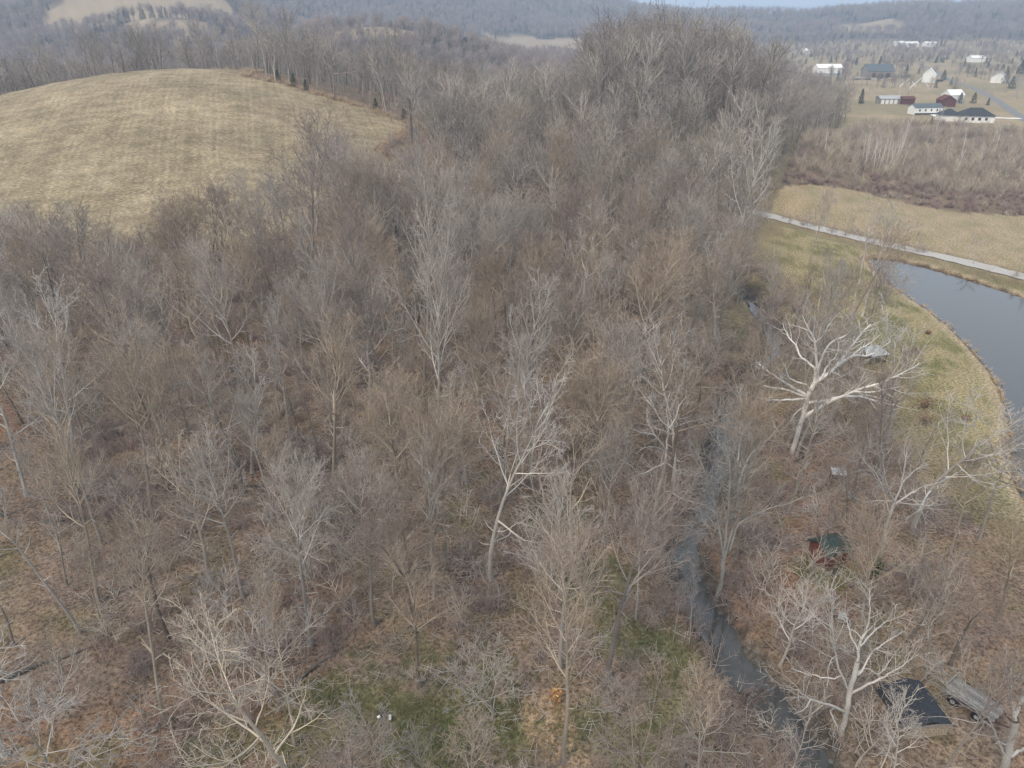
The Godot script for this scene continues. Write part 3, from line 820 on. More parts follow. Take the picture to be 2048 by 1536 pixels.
	sketch("sycamore_tree", "crooked pale sycamore on the near bank beside dark creek water", Vector2(1308, 1075), f6, [825, 1290, 840, 1150, 870, 960, 905, 830, 925, 700], [
		[0.12, 1.0, [925, 700, 935, 560, 950, 450, 935, 300, 960, 180]], [0.1, -1.5, [930, 640, 880, 570, 810, 510, 740, 500, 650, 470]], [0.08, 0.5, [890, 590, 820, 480, 780, 400, 775, 310]], [0.09, 2.0, [945, 470, 1000, 400, 1030, 290, 1100, 200]],
		[0.06, 3.0, [1010, 400, 1080, 390, 1110, 480, 1090, 570], 1.2], [0.09, -2.5, [920, 740, 820, 790, 720, 830, 640, 760, 500, 680]], [0.08, -2.0, [920, 650, 830, 610, 720, 640]], [0.08, 1.5, [925, 740, 1010, 800, 1100, 840, 1200, 850]], [0.08, -3.0, [850, 1060, 940, 970, 1060, 1030, 1230, 1080]]], 0.26, w6, 49, Color(0.34, 0.315, 0.285))
	sketch("sycamore_tree", "slender pale sycamore right of the ivy patch and red shed", Vector2(1756, 1140), [1448.0, 800.0, 3.413], [1060, 1140, 1090, 960, 1110, 860, 1150, 740, 1165, 690], [
		[0.1, 0.5, [1165, 690, 1205, 600, 1225, 500, 1240, 400, 1230, 310]], [0.1, -1.0, [1165, 690, 1120, 600, 1090, 480, 1090, 360]], [0.09, -2.0, [1130, 780, 1095, 640, 1030, 490, 960, 420, 900, 330]], [0.1, 1.5, [1170, 710, 1270, 640, 1370, 590, 1480, 560]],
		[0.07, 2.5, [1220, 560, 1300, 480, 1390, 440]], [0.06, -1.5, [940, 690, 870, 650, 800, 600], -0.5], [0.07, 2.0, [1190, 700, 1300, 715, 1400, 720, 1490, 712]], [0.06, -1.0, [1150, 690, 1050, 690, 930, 690, 850, 620]]], 0.2, w6, 50, Color(0.42, 0.41, 0.385))

# ---------------------------------------------------------------- the forest
var placed := []      # ground points of trees already standing
var standing := []    # every tree built one by one: {node, pix, kind, size}
func plant(kind: String, k: int, at: Vector3, tall: float, wide: float, label: String, group: String, tone := "", tip := Vector2.ZERO) -> Node3D:
	var t: Dictionary = trees[kind][k % trees[kind].size()]
	var root := thing({"fan": "maple_tree", "broad": "oak_tree", "pale": "sycamore_tree", "pole": "slender_tree", "low": "understory_tree"}[kind], label, "tree", at, rng.randf() * TAU, group)
	var s: float = tall / t.h
	root.scale = Vector3(s * wide, s, s * wide)
	if tip != Vector2.ZERO: root.rotation = Vector3(tip.y, root.rotation.y, -tip.x)
	part("trunk", t.trunk, M["bark" + tone], root)
	part("crown", t.crown, M["twig" + tone], root)
	return root
func build_known_trees() -> void:
	rng.seed = 77
	for a in [
		[338, 1280, 900, "broad", 0, 0.75, "dark moss-footed tree with shaggy twigs, lower left forest", "_dark"],
		[412, 1368, 1150, "pole", 0, 0.8, "straight pale pole standing right of the moss-footed tree", ""],
		[840, 1372, 1075, "broad", 1, 0.95, "grey tree leaning left, rooted at the edge of the green grass", "_warm"],
		[980, 1158, 735, "pale", 0, 0.8, "pale twiggy tree with a dark foot in the middle foreground", ""],
		[932, 968, 735, "pale", 1, 0.75, "slim pale tree right of the tall stout grey trunk", ""],
		[873, 990, 440, "fan", 0, 0.62, "tall stout grey trunk in the middle of the forest", ""],
		[1272, 1238, 970, "pole", 1, 0.9, "twisted pale pole left of the dark creek water", ""],
		[1346, 1282, 1150, "pole", 2, 0.7, "thin white pole at the green verge left of the creek", ""],
		[1378, 1290, 1130, "pole", 3, 0.7, "thin pale pole right at the creek's left edge", ""],
		[622, 600, 236, "fan", 2, 1.12, "tallest brown tree with a domed crown against the hay field", "_dark"],
		[664, 872, 470, "fan", 4, 0.6, "long pale trunk below the domed brown crown", ""],
		[722, 770, 350, "fan", 1, 0.6, "tall grey tree right of the domed brown crown", "_dark"],
		[850, 762, 345, "fan", 2, 0.75, "tree with a sheaf of long upright boughs over broken stubs", ""],
		[1165, 668, 428, "pale", 2, 0.95, "pale tree with a fan-shaped top left of the creek's upper reach", ""],
		[205, 1090, 630, "fan", 3, 0.6, "tall leaning grey trunk, left part of the forest", ""],
		[150, 930, 590, "pale", 3, 0.9, "crooked whitish tree near the left frame edge", ""],
		[52, 990, 640, "pale", 0, 0.8, "whitish spreading tree at the left frame edge", ""],
		[448, 770, 490, "fan", 4, 0.8, "broom-crowned grey tree below the hay field's near edge", "_warm"],
		[492, 850, 480, "fan", 0, 0.7, "fan-crowned grey tree right of the broom-crowned one", ""],
		[555, 810, 560, "pole", 0, 0.8, "upright slender tree left of the tallest brown tree", ""],
		[588, 930, 600, "pole", 1, 0.75, "long straight pole just left of the tallest brown trunk", ""],
		[640, 1200, 1000, "low", 0, 0.95, "small pale brushy tree in the left foreground litter", ""],
		[735, 1140, 895, "fan", 1, 0.9, "round fan of pale twigs left of the pale dark-footed tree", ""],
		[1096, 1215, 1060, "low", 1, 0.8, "thin small tree right of the pale dark-footed tree", ""],
		[10, 1510, 1190, "pale", 1, 1.1, "wide pale crown filling the lower left corner", ""],
		[120, 1600, 1330, "low", 2, 1.2, "low spreading tree at the bottom left frame edge", ""],
		[1806, 1222, 1085, "pole", 2, 0.5, "short dark snag right of the pale sycamore and ivy", "_dark"],
		[1664, 1150, 860, "broad", 3, 0.6, "dark trunk standing against the red shed's right side", "_dark"],
		[1650, 1072, 880, "pole", 3, 0.8, "dark trunk rising right behind the green shed roof", "_dark"],
		[1626, 1118, 1000, "pole", 0, 0.6, "short pale trunk against the red shed's left side", ""],
		[1618, 530, 385, "fan", 2, 0.8, "grey tree beside the gravel road's left part", ""],
		[1588, 660, 515, "broad", 4, 0.9, "dark bushy tree left of the two white poles", "_dark"],
		[1648, 668, 530, "broad", 1, 0.8, "dark craggy tree between the bushy tree and white poles", "_dark"],
		[1462, 560, 240, "pale", 2, 0.75, "pale arching tree at the forest's right edge above the creek", ""],
		[1440, 600, 390, "broad", 0, 1.0, "broad grey tree overhanging the creek's upper end", ""],
		[430, 640, 325, "broad", 3, 0.6, "dark tree standing against the hay field's lower edge", "_dark"],
		[15, 700, 430, "broad", 4, 0.7, "dark forked trunk at the left frame edge below the field", "_dark"],
		[985, 1440, 1290, "low", 3, 1.25, "arching thicket tree over the green grass, bottom middle", ""],
		[770, 1580, 1420, "low", 1, 1.0, "pale brushy tree at the bottom frame edge left of centre", ""],
		[560, 1400, 1185, "low", 2, 1.3, "wide drooping pale tree in the lower left foreground", ""],
		[1235, 1440, 1350, "low", 0, 1.0, "small twiggy tree right of the orange-leaved sapling", ""],
		[1560, 1330, 1140, "pale", 3, 1.0, "pale spreading tree across the creek from the green verge", ""],
		[1900, 1110, 900, "fan", 3, 0.9, "hazy grey tree on the lawn's edge near the pond", "_warm"],
		[1990, 1240, 1030, "broad", 2, 1.0, "dark low-branched tree at the right frame edge", "_warm"],
		[1900, 1330, 1150, "broad", 0, 1.2, "dark wide-armed tree behind the weathered trailer", "_dark"],
		[1700, 1000, 790, "broad", 1, 0.9, "dark tree between the great white sycamore and red shed", "_dark"],
		[1352, 240, 118, "pole", 0, 0.5, "single tall pale pole rising from the wooded ridge", ""],
		[1780, 1560, 1400, "pale", 2, 0.9, "small whitish tree in front of the tan shed", ""]]:
		var at := hit(a[0], a[1])
		var tall := clampf(height_to(at, a[2]), 5.0, 34.0)
		var wide: float = a[5]
		var o := plant(a[3], a[4], at, tall, wide, a[6], "trees picked out in the forest", a[7])
		placed.append(Vector2(at.x, at.z))
		standing.append({"o": o, "known": true, "pix": pixel(at + Vector3(0, tall * 0.6, 0))})
func forest_right(z: float) -> float:
	return 500.0 if z > -203.0 else 69.0 + (-z - 203.0) * 0.54 if z > -380.0 else 165.0 + (-z - 380.0) * 0.22
func build_forest() -> void:
	var cand := []
	rng.seed = 5
	var step := 4.35
	var z := -27.0
	while z > -440.0:
		var x := -0.8 * (-z) - 14.0
		while x < 0.8 * (-z) + 14.0:
			var px := x + rng.randf_range(-0.45, 0.45) * step
			var pz := z + rng.randf_range(-0.45, 0.45) * step
			x += step
			var roll := rng.randf()
			if px > forest_right(pz) or zone(px, pz) != "wood" or farmland(px, pz): continue
			var p := Vector2(px, pz)
			if px > 0.0 and seg_dist(p, creek) < 1.9: continue
			if px > 40.0 and seg_dist(p, road) < 5.0: continue
			var dens := 0.78 + 0.5 * n_patch.get_noise_2d(px * 1.5 + 50.0, pz * 1.5)
			if pz > -62.0: dens *= 0.85
			if px > 0.3 * -pz and pz > -200.0: dens *= 0.75
			for g in green_at:
				if p.distance_to(g[0]) < g[1]: dens *= 0.4
			for k in keep_clear:
				if p.distance_to(k[0]) < k[1]: dens = 0.0
			if roll > dens: continue
			var near := false
			for q in placed:
				if p.distance_squared_to(q) < 7.0: near = true
			if near: continue
			cand.append(p)
		z -= step
	# largest in the picture first: those become trees of their own
	var list := []
	for p in cand:
		var g := ground_h(p.x, p.y)
		var d := rng.randf()
		var kind := "fan" if d < 0.32 else "broad" if d < 0.46 else "pale" if d < 0.58 else "pole" if d < 0.84 else "low"
		if p.y < -130.0 and kind == "low": kind = "broad"
		var tall: float = {"fan": 17.5, "broad": 18.0, "pale": 15.5, "pole": 15.5, "low": 7.5}[kind] * rng.randf_range(0.72, 1.22)
		if p.y < -235.0: tall *= 1.32 if p.x > 25.0 and p.x < 85.0 and p.y > -310.0 else 0.72 if p.x > -80.0 and p.x < 25.0 else 0.85
		if p.y > -62.0: tall *= 0.95
		var at := Vector3(p.x, g, p.y)
		if p.x < -8.0 and p.y > -190.0:
			var top := pixel(at + Vector3(0, tall, 0))
			var lim := canopy_line(top.x)
			if top.y < lim: tall = maxf(height_to(at, lim + rng.randf_range(0.0, 40.0)), 4.5)
		var pix := pixel(at + Vector3(0, tall * 0.6, 0))
		var seen := pix.x > -40.0 and pix.x < 2088.0 and pix.y > 0.0 and pix.y < 1580.0
		list.append({"at": at, "kind": kind, "tall": tall, "pix": pix, "size": tall / at.distance_to(Vector3(0, EYE, 0)) if seen else 0.0})
	list.sort_custom(func(a, b): return a.size > b.size)
	var single := 300 - standing.size() - 11
	var far := []
	for k in 7: far.append([[], []])
	for k in list.size():
		var t: Dictionary = list[k]
		if k < single:
			var tone: String = ["", "_warm", "_dark", "", "_warm"][rng.randi() % 5]
			var o := plant(t.kind, rng.randi(), t.at - Vector3(0, 0.05, 0), t.tall, rng.randf_range(0.8, 1.1), "", "bare trees of the forest", tone, Vector2(rng.randf_range(-0.07, 0.07), rng.randf_range(-0.07, 0.07)))
			standing.append({"o": o, "pix": t.pix, "kind": t.kind, "tall": t.tall, "tone": tone})
		else:
			if t.kind == "low" and t.size == 0.0: continue
			var v: int = {"fan": [0, 2, 4], "broad": [1, 5, 1], "pale": [6, 6, 0], "pole": [3, 3, 3], "low": [1, 5, 2]}[t.kind][rng.randi() % 3]
			var s: float = t.tall / 18.0
			var tone := rng.randf_range(0.5, 1.02)
			far[v][0].append(Transform3D(Basis(Vector3.UP, rng.randf() * TAU).scaled(Vector3(s * 1.05, s, s * 1.05)), t.at))
			far[v][1].append(Color(tone, tone * rng.randf_range(0.95, 1.0), tone * rng.randf_range(0.9, 1.0)))
	for k in 7:
		many("forest_trees", ["grey fan-crowned trees massed up the wooded slope", "dark crooked oaks massed up the wooded slope", "grey rounded trees massed over the wooded ridge", "slender poles massed through the wooded slope", "brownish fan-crowned trees massed behind the hay field", "broad dark crowns massed behind the hay field", "pale sycamores scattered through the wooded slope"][k], "forest", joined(trees.distant[k]), M.twig, far[k][0], far[k][1])
	name_trees()
var keep_clear := []
# the row of the photo up to which the trees before the hay field reach
func canopy_line(u: float) -> float:
	var l := [[-300, 395], [0, 395], [60, 375], [130, 400], [200, 455], [260, 455], [330, 360], [375, 325], [440, 345], [480, 350], [515, 290], [560, 260], [640, 245], [690, 255], [720, 280], [760, 305], [800, 280], [840, 250], [860, 0]]
	for k in l.size() - 1:
		if u < l[k + 1][0]: return remap(u, l[k][0], l[k + 1][0], l[k][1], l[k + 1][1])
	return 0.0
func name_trees() -> void:
	# each forest tree is told apart by its look and by the landmark it stands next to
	var marks := [[1660, 760, "the great white sycamore"], [1645, 1100, "the red shed"], [1945, 1400, "the weathered trailer"], [1850, 1430, "the tan shed"], [1120, 1385, "the orange-leaved sapling"], [1080, 650, "the four-stemmed pale clump"], [1345, 640, "the white-limbed sycamore"],
		[1720, 520, "the two white poles"], [620, 330, "the domed brown crown"], [330, 1200, "the moss-footed trunk"], [400, 1260, "the straight pale pole"], [875, 700, "the tall stout grey trunk"], [1020, 880, "the pale dark-footed tree"], [1515, 620, "the creek's bright upper reach"], [1400, 1050, "the dark creek bend"], [1730, 1300, "the leaning pale sycamore"],
		[1330, 900, "the crooked dark-footed sycamore"], [850, 470, "the tree with upright boughs"], [1200, 490, "the pale fan-topped tree"], [60, 1400, "the lower left corner crown"], [100, 740, "the whitish tree at the left edge"], [470, 600, "the broom-crowned tree"], [560, 1290, "the wide drooping tree"], [1130, 1490, "the tan track"], [1250, 1100, "the twisted pale pole"], [840, 1230, "the leaning grass-edge tree"], [720, 980, "the round fan of pale twigs"], [270, 960, "the tall leaning left trunk"], [1800, 1010, "the slender pale sycamore"], [655, 680, "the long pale trunk"], [1465, 380, "the pale arching roadside tree"], [820, 300, "the hay field's right tip"], [1440, 500, "the broad creekhead tree"]]
	var cells := {}
	for t in standing:
		if t.has("known"): continue
		var best := 0
		var bd := 1e9
		for k in marks.size():
			var d: float = t.pix.distance_squared_to(Vector2(marks[k][0], marks[k][1]))
			if d < bd:
				bd = d; best = k
		var v: Vector2 = t.pix - Vector2(marks[best][0], marks[best][1])
		var side := ("left of" if v.x < 0.0 else "right of") if absf(v.x) > absf(v.y) else ("behind" if v.y < 0.0 else "in front of")
		var key := "%d %s" % [best, side]
		if not cells.has(key): cells[key] = []
		cells[key].append([bd, t, side, marks[best][2]])
	for key in cells:
		var c: Array = cells[key]
		c.sort_custom(func(a, b): return a[0] < b[0])
		for k in c.size():
			var t: Dictionary = c[k][1]
			var look: String = {"": "grey", "_warm": "brownish", "_dark": "dark"}[t.tone]
			if t.kind == "pale": look = {"": "whitish", "_warm": "pale tan", "_dark": "dull pale"}[t.tone]
			var form: String = {"fan": "fan-crowned tree", "broad": "crooked broad tree", "pale": "crooked tree", "pole": "slender tree", "low": "low twiggy tree"}[t.kind]
			var order: String = ["nearest", "second", "third", "fourth", "fifth", "sixth", "seventh", "eighth", "ninth", "tenth", "eleventh", "twelfth", "thirteenth", "fourteenth", "fifteenth", "sixteenth", "seventeenth", "eighteenth", "nineteenth", "twentieth", "twenty-first", "twenty-second", "twenty-third", "twenty-fourth"][mini(k, 23)]
			t.o.set_meta("label", "%s %s, %s tree %s %s" % [look, form, order, c[k][2], c[k][3]])
# ---------------------------------------------------------------- undergrowth and far woods
func build_brush() -> void:
	var shrubs := []
	var cols := [Color(0.31, 0.262, 0.238), Color(0.28, 0.232, 0.215), Color(0.33, 0.282, 0.242), Color(0.265, 0.205, 0.195)]
	for k in 6: shrubs.append(shrub_mesh(300 + k, 2.4, 13, 0.011, cols[k % 4]))
	var far_shrub := []
	for k in 4: far_shrub.append(shrub_mesh(330 + k, 3.0, 12 if k < 3 else 20, 0.026 if k < 3 else 0.018, [Color(0.35, 0.3, 0.245), Color(0.31, 0.27, 0.23), Color(0.38, 0.325, 0.255), Color(0.21, 0.152, 0.142)][k]))
	var put := []
	var tin := []
	for k in 11: put.append([]); tin.append([])
	rng.seed = 9
	for k in 15000:
		var zz := -28.0 - 190.0 * pow(rng.randf(), 0.75)
		var x := rng.randf_range(-0.78, 0.78) * -zz
		if zone(x, zz) != "wood" or x > forest_right(zz): continue
		var p := Vector2(x, zz)
		if x > 0.0 and seg_dist(p, creek) < 1.7: continue
		var d := n_patch.get_noise_2d(x * 3.0 + 77.0, zz * 3.0)
		if rng.randf() > 0.55 + 1.1 * d + (0.6 if x > 0.0 and seg_dist(p, creek) < 5.0 else 0.0): continue
		var clear := false
		for g in keep_clear:
			if p.distance_to(g[0]) < g[1]: clear = true
		for g in green_at:
			if p.distance_to(g[0]) < g[1] * 0.9 and rng.randf() < 0.75: clear = true
		if x > -5.0 and seg_dist(p, track) < 1.8: clear = true
		if clear: continue
		var v := rng.randi() % 6
		var s := rng.randf_range(0.45, 1.35)
		put[v].append(Transform3D(Basis(Vector3.UP, rng.randf() * TAU).scaled(Vector3(s * 1.2, s, s * 1.2)), Vector3(x, ground_h(x, zz), zz)))
		var t := rng.randf_range(0.8, 1.15)
		tin[v].append(Color(t, t * 0.97, t * rng.randf_range(0.9, 1.0)))
	# briars and scrub of the bottomland beyond the road
	for k in 26000:
		var q := Vector2(rng.randf_range(60.0, 420.0), rng.randf_range(-420.0, -150.0))
		if q.x > 0.86 * -q.y or not Geometry2D.is_point_in_polygon(q, brush): continue
		var pv := pixel(Vector3(q.x, 0, q.y))
		var front := pv.y > 388.0 + 40.0 * n_patch.get_noise_2d(q.x * 0.8, q.y * 0.8)
		if not front and rng.randf() > 0.5 + 0.7 * n_patch.get_noise_2d(q.x * 1.2, q.y * 1.2 + 400.0): continue
		var v := 6 + (3 if front and rng.randf() < 0.85 else rng.randi() % 3)
		var s := rng.randf_range(0.3, 0.75) if front else rng.randf_range(0.7, 1.7)
		put[v].append(Transform3D(Basis(Vector3.UP, rng.randf() * TAU).scaled(Vector3(s * (1.5 if front else 0.75), s, s * (1.5 if front else 0.75))), Vector3(q.x, ground_h(q.x, q.y), q.y)))
		var t := rng.randf_range(0.65, 1.35)
		tin[v].append(Color(t, t * rng.randf_range(0.95, 1.05), t))
	for k in 6: many("undergrowth", ["grey-brown brush covering the forest floor", "dark whippy brush on the forest floor", "tan brush on the forest floor", "purplish brush on the forest floor", "light grey brush between the trees", "brown whips between the trees"][k], "brush", shrubs[k], M.twig, put[k], tin[k])
	for k in 4: many("scrub", ["tall brown scrub filling the bottomland beyond the road", "grey scrub filling the bottomland beyond the road", "tan scrub filling the bottomland beyond the road", "dark purple briars along the meadow's far edge"][k], "scrub", far_shrub[k], M.twig, put[6 + k], tin[6 + k])
	# saplings crowding under the trees, too many to tell apart
	var sp := []
	for k in 4: sp.append([[], []])
	for k in 2100:
		var zz := -29.0 - 150.0 * pow(rng.randf(), 0.8)
		var x := rng.randf_range(-0.78, 0.78) * -zz
		if zone(x, zz) != "wood": continue
		var p := Vector2(x, zz)
		if x > 0.0 and seg_dist(p, creek) < 2.0: continue
		if rng.randf() > 0.55 + 0.9 * n_patch.get_noise_2d(x * 2.0 + 500.0, zz * 2.0): continue
		var bad := false
		for g in keep_clear:
			if p.distance_to(g[0]) < g[1]: bad = true
		for g in green_at:
			if p.distance_to(g[0]) < g[1] * 0.95 and rng.randf() < 0.85: bad = true
		if x > -5.0 and seg_dist(p, track) < 2.4: bad = true
		if bad: continue
		var v := rng.randi() % 4
		var s := rng.randf_range(0.5, 1.25)
		sp[v][0].append(Transform3D(Basis(Vector3.UP, rng.randf() * TAU).scaled(Vector3(s * 1.1, s, s * 1.1)), Vector3(x, ground_h(x, zz), zz)))
		var t := rng.randf_range(0.75, 1.15)
		sp[v][1].append(Color(t, t * rng.randf_range(0.96, 1.0), t * rng.randf_range(0.9, 1.0)))
	for k in 4: many("saplings", ["pale crooked saplings crowding the forest floor", "upright grey saplings crowding the forest floor", "low spreading saplings crowding the forest floor", "brownish saplings crowding the forest floor"][k], "saplings", joined(trees.sapling[k]), M.twig, sp[k][0], sp[k][1])
	# stones and driftwood in the creek, weeds along the pond shore
	var stone := SphereMesh.new()
	stone.radius = 0.5; stone.height = 0.7; stone.radial_segments = 7; stone.rings = 4
	var stp := []
	var stt := []
	for k in 1500:
		var j := rng.randi() % (creek.size() - 1)
		var q := creek[j].lerp(creek[j + 1], rng.randf()) + Vector2.from_angle(rng.randf() * TAU) * 2.1 * sqrt(rng.randf())
		var s := rng.randf_range(0.1, 0.42)
		stp.append(Transform3D(Basis(Vector3.UP, rng.randf() * TAU).scaled(Vector3(s, s * 0.6, s * rng.randf_range(0.6, 1.2))), Vector3(q.x, maxf(ground_h(q.x, q.y), -0.85), q.y)))
		stt.append(grey(rng.randf_range(0.05, 0.15)))
	many("creek_stones", "grey stones scattered along the creek bed", "stones", stone, M.leafy, stp, stt)
	var wp := []
	var wt := []
	for k in 350:
		var j := rng.randi() % pond.size()
		var q := pond[j].lerp(pond[(j + 1) % pond.size()], rng.randf()) + Vector2.from_angle(rng.randf() * TAU) * 0.7 * rng.randf()
		var s := rng.randf_range(0.08, 0.26)
		wp.append(Transform3D(Basis(Vector3.UP, rng.randf() * TAU).scaled(Vector3(s * 1.6, s, s * 1.6)), Vector3(q.x, -0.3, q.y)))
		wt.append(Color(1.35, 1.2, 0.95) * rng.randf_range(0.6, 1.3))
	many("shore_weeds", "dry weeds along the pond shoreline", "weeds", far_shrub[2], M.twig, wp, wt)
	# sticks shed by the trees
	var sk := MB.new()
	rng.seed = 91
	for k in 5:
		var p := Vector3(rng.randf_range(-0.9, 0.9), 0.05, rng.randf_range(-0.9, 0.9))
		var q := Vector3.RIGHT.rotated(Vector3.UP, rng.randf() * TAU) * rng.randf_range(0.5, 1.5)
		sk.tube(PackedVector3Array([p, p + q * 0.6 + Vector3(0, rng.randf_range(0.0, 0.12), 0)]), PackedFloat32Array([0.022, 0.016]), 3, Color(0.36, 0.33, 0.295))
		sk.spike(p + q * 0.6 + Vector3(0, 0.06, 0), p + q + Vector3(0, rng.randf_range(0.0, 0.25), 0), 0.016, Color(0.4, 0.37, 0.33))
	var kp := []
	var kt := []
	for k in 5500:
		var zz := -29.0 - 120.0 * pow(rng.randf(), 0.85)
		var x := rng.randf_range(-0.78, 0.78) * -zz
		if zone(x, zz) != "wood" or (x > 0.0 and seg_dist(Vector2(x, zz), creek) < 2.2): continue
		kp.append(Transform3D(Basis(Vector3.UP, rng.randf() * TAU).scaled(Vector3.ONE * rng.randf_range(0.6, 1.4)), Vector3(x, ground_h(x, zz), zz)))
		kt.append(grey(rng.randf_range(0.55, 1.3)))
	many("fallen_sticks", "grey sticks lying on the leaf litter", "sticks", sk.mesh(), M.twig, kp, kt)
	# red-brown weeds fringing the hay field
	var fr := [[], []]
	for k in field.size():
		var a := field[k]
		var b := field[(k + 1) % field.size()]
		for j in int(a.distance_to(b) * 2.6):
			var q := a.lerp(b, rng.randf()) + Vector2(rng.randf_range(-1.6, 1.6), rng.randf_range(-1.6, 1.6))
			var s := rng.randf_range(0.25, 0.55)
			fr[0].append(Transform3D(Basis(Vector3.UP, rng.randf() * TAU).scaled(Vector3(s * 1.3, s, s * 1.3)), Vector3(q.x, ground_h(q.x, q.y), q.y)))
			fr[1].append(Color(1.05, 0.95, 0.85) * rng.randf_range(0.8, 1.1))
	many("field_edge_weeds", "reddish brown weeds fringing the hay field", "weeds", far_shrub[2], M.twig, fr[0], fr[1])
	# tufts of green grass in the glades
	var tuft := MB.new()
	rng.seed = 61
	for k in 26:
		var a := rng.randf() * TAU
		var p := Vector3(rng.randf_range(-0.3, 0.3), 0, rng.randf_range(-0.3, 0.3))
		tuft.spike(p, p + Vector3(cos(a) * 0.14, rng.randf_range(0.12, 0.3), sin(a) * 0.14), 0.012, Color(0.135, 0.155, 0.07) * rng.randf_range(0.7, 1.5))
	var gp := []
	var gt := []
	for g in green_at:
		for k in int(g[1] * g[1] * 9.0):
			var q: Vector2 = g[0] + Vector2.from_angle(rng.randf() * TAU) * g[1] * sqrt(rng.randf()) * 0.95
			if n_patch.get_noise_2d(q.x * 4.0 + 300.0, q.y * 4.0) > 0.15: continue
			gp.append(Transform3D(Basis(Vector3.UP, rng.randf() * TAU).scaled(Vector3.ONE * rng.randf_range(0.7, 1.3)), Vector3(q.x, ground_h(q.x, q.y), q.y)))
			var t := rng.randf_range(0.7, 1.25)
			gt.append(Color(t * rng.randf_range(0.9, 1.5), t, t))
	many("grass", "green grass growing in the forest glades", "grass", tuft.mesh(), M.leafy, gp, gt)
func build_far_woods() -> void:
	var hill := []
	for k in 4: hill.append(hill_tree(500 + k))
	var ced := []
	for k in 3:
		var c := cedar_mesh(520 + k, 9.0, 2.4, 220)
		ced.append(joined(c))
	var put := []
	var tin := []
	for k in 7: put.append([]); tin.append([])
	rng.seed = 15
	var r := 395.0
	while r < 5600.0:
		var step := 6.0 if r < 800.0 else 8.0 if r < 1500.0 else 12.0 if r < 2600.0 else 21.0
		var s0 := 1.0 if r < 1500.0 else 1.25 if r < 2600.0 else 1.9
		var a := -0.74
		while a < 0.74:
			a += step / r
			var rr := r + rng.randf_range(-0.5, 0.5) * step
			var aa := a + rng.randf_range(-0.5, 0.5) * step / r
			var roll := rng.randf()
			var x := sin(aa) * rr
			var z := -cos(aa) * rr
			if z > -436.0 and x < forest_right(z): continue
			var dens := 0.85
			if farmland(x, z):
				dens = 0.008
				var nn := n_patch.get_noise_2d(x * 0.7 + 20.0, z * 0.7)
				if z < -560.0 and nn > 0.22: dens = 0.5
				if z < -900.0 and nn > 0.05: dens = 0.7
				if z > -560.0: dens = 0.004
			if in_pasture(x, z): dens = 0.0
			if roll > dens: continue
			if x > 60.0 and x < 700.0 and z > -1200.0 and near_farm(Vector2(x, z)): continue
			var v := 4 + rng.randi() % 3 if rng.randf() < (0.14 + 0.3 * maxf(0.0, n_patch.get_noise_2d(x * 0.3 + 900.0, z * 0.3))) else rng.randi() % 4
			var s := rng.randf_range(0.75, 1.3) * s0 * (0.7 if farmland(x, z) else 1.0)
			put[v].append(Transform3D(Basis(Vector3.UP, rng.randf() * TAU).scaled(Vector3(s * 1.1, s * (1.0 if s0 < 1.5 else 0.75), s * 1.1)), Vector3(x, ground_h(x, z) - 0.3, z)))
			var t := rng.randf_range(0.78, 1.15)
			tin[v].append(Color(t, t * 0.97, t * rng.randf_range(0.9, 1.0)))
		r += step
	for k in 4: many("hill_woods", ["bare woods covering the hazy hills", "bare grey woods on the far slopes", "bare brown woods in the far valley", "bare woods along the far hill crests"][k], "woods", hill[k], M.twig, put[k], tin[k])
	for k in 3: many("hill_cedars", ["dark cedars dotted through the hazy hill woods", "dark cedars clustered in the far valley", "dark cedars on the far slopes"][k], "cedars", ced[k], M.leafy, put[4 + k], tin[4 + k])
var farm_clear := []
func near_farm(p: Vector2) -> bool:
	for f in farm_clear:
		if p.distance_to(f[0]) < f[1]: return true
	return Vector2(p.x, p.y).y > -1100.0 and seg_dist(p, lane) < 9.0
var lane := PackedVector2Array()

# ---------------------------------------------------------------- buildings and small things
# a gabled building seen at photo row v: ridge along its local x
func gabled(called: String, label: String, category: String, at: Vector3, turn: float, size: Vector3, rise: float, wall: Material, roof: Material, eave := 0.4) -> Node3D:
	var o := thing(called, label, category, at, turn)
	var w := size.x * 0.5
	var d := size.z * 0.5
	var wb := MB.new()
	var k := [Vector3(-w, -0.5, d), Vector3(w, -0.5, d), Vector3(w, -0.5, -d), Vector3(-w, -0.5, -d)]
	for j in 4:
		var a: Vector3 = k[j]
		var b: Vector3 = k[(j + 1) % 4]
		wb.quad(a, Vector3(a.x, size.y, a.z), Vector3(b.x, size.y, b.z), b, Color.WHITE)
	wb.tri(Vector3(w, size.y, d), Vector3(w, size.y + rise, 0), Vector3(w, size.y, -d), Color.WHITE)
	wb.tri(Vector3(-w, size.y, -d), Vector3(-w, size.y + rise, 0), Vector3(-w, size.y, d), Color.WHITE)
	part("wall", wb.mesh(), wall, o)
	for s in [-1.0, 1.0]:
		var rb := MB.new()
		var ang := atan2(rise, d)
		var ln := sqrt(rise * rise + d * d) + eave
		rb.box(Vector3.ZERO, Vector3(size.x + eave * 2.0, 0.14, ln))
		var r := part("roof_slope", rb.mesh(), roof, o)
		var c := Vector3(0, size.y + rise, 0) + Vector3(0, -sin(ang), s * cos(ang)) * ln * 0.5 + Vector3(0, 0.09, 0)
		r.position = c
		r.rotation.x = ang * s
	return o
func opening(o: Node3D, called: String, at: Vector3, size: Vector2, m: Material, turn := 0.0) -> void:
	var mb := MB.new()
	mb.box(Vector3.ZERO, Vector3(size.x, size.y, 0.1))
	var p := part(called, mb.mesh(), m, o, at)
	p.rotation.y = turn
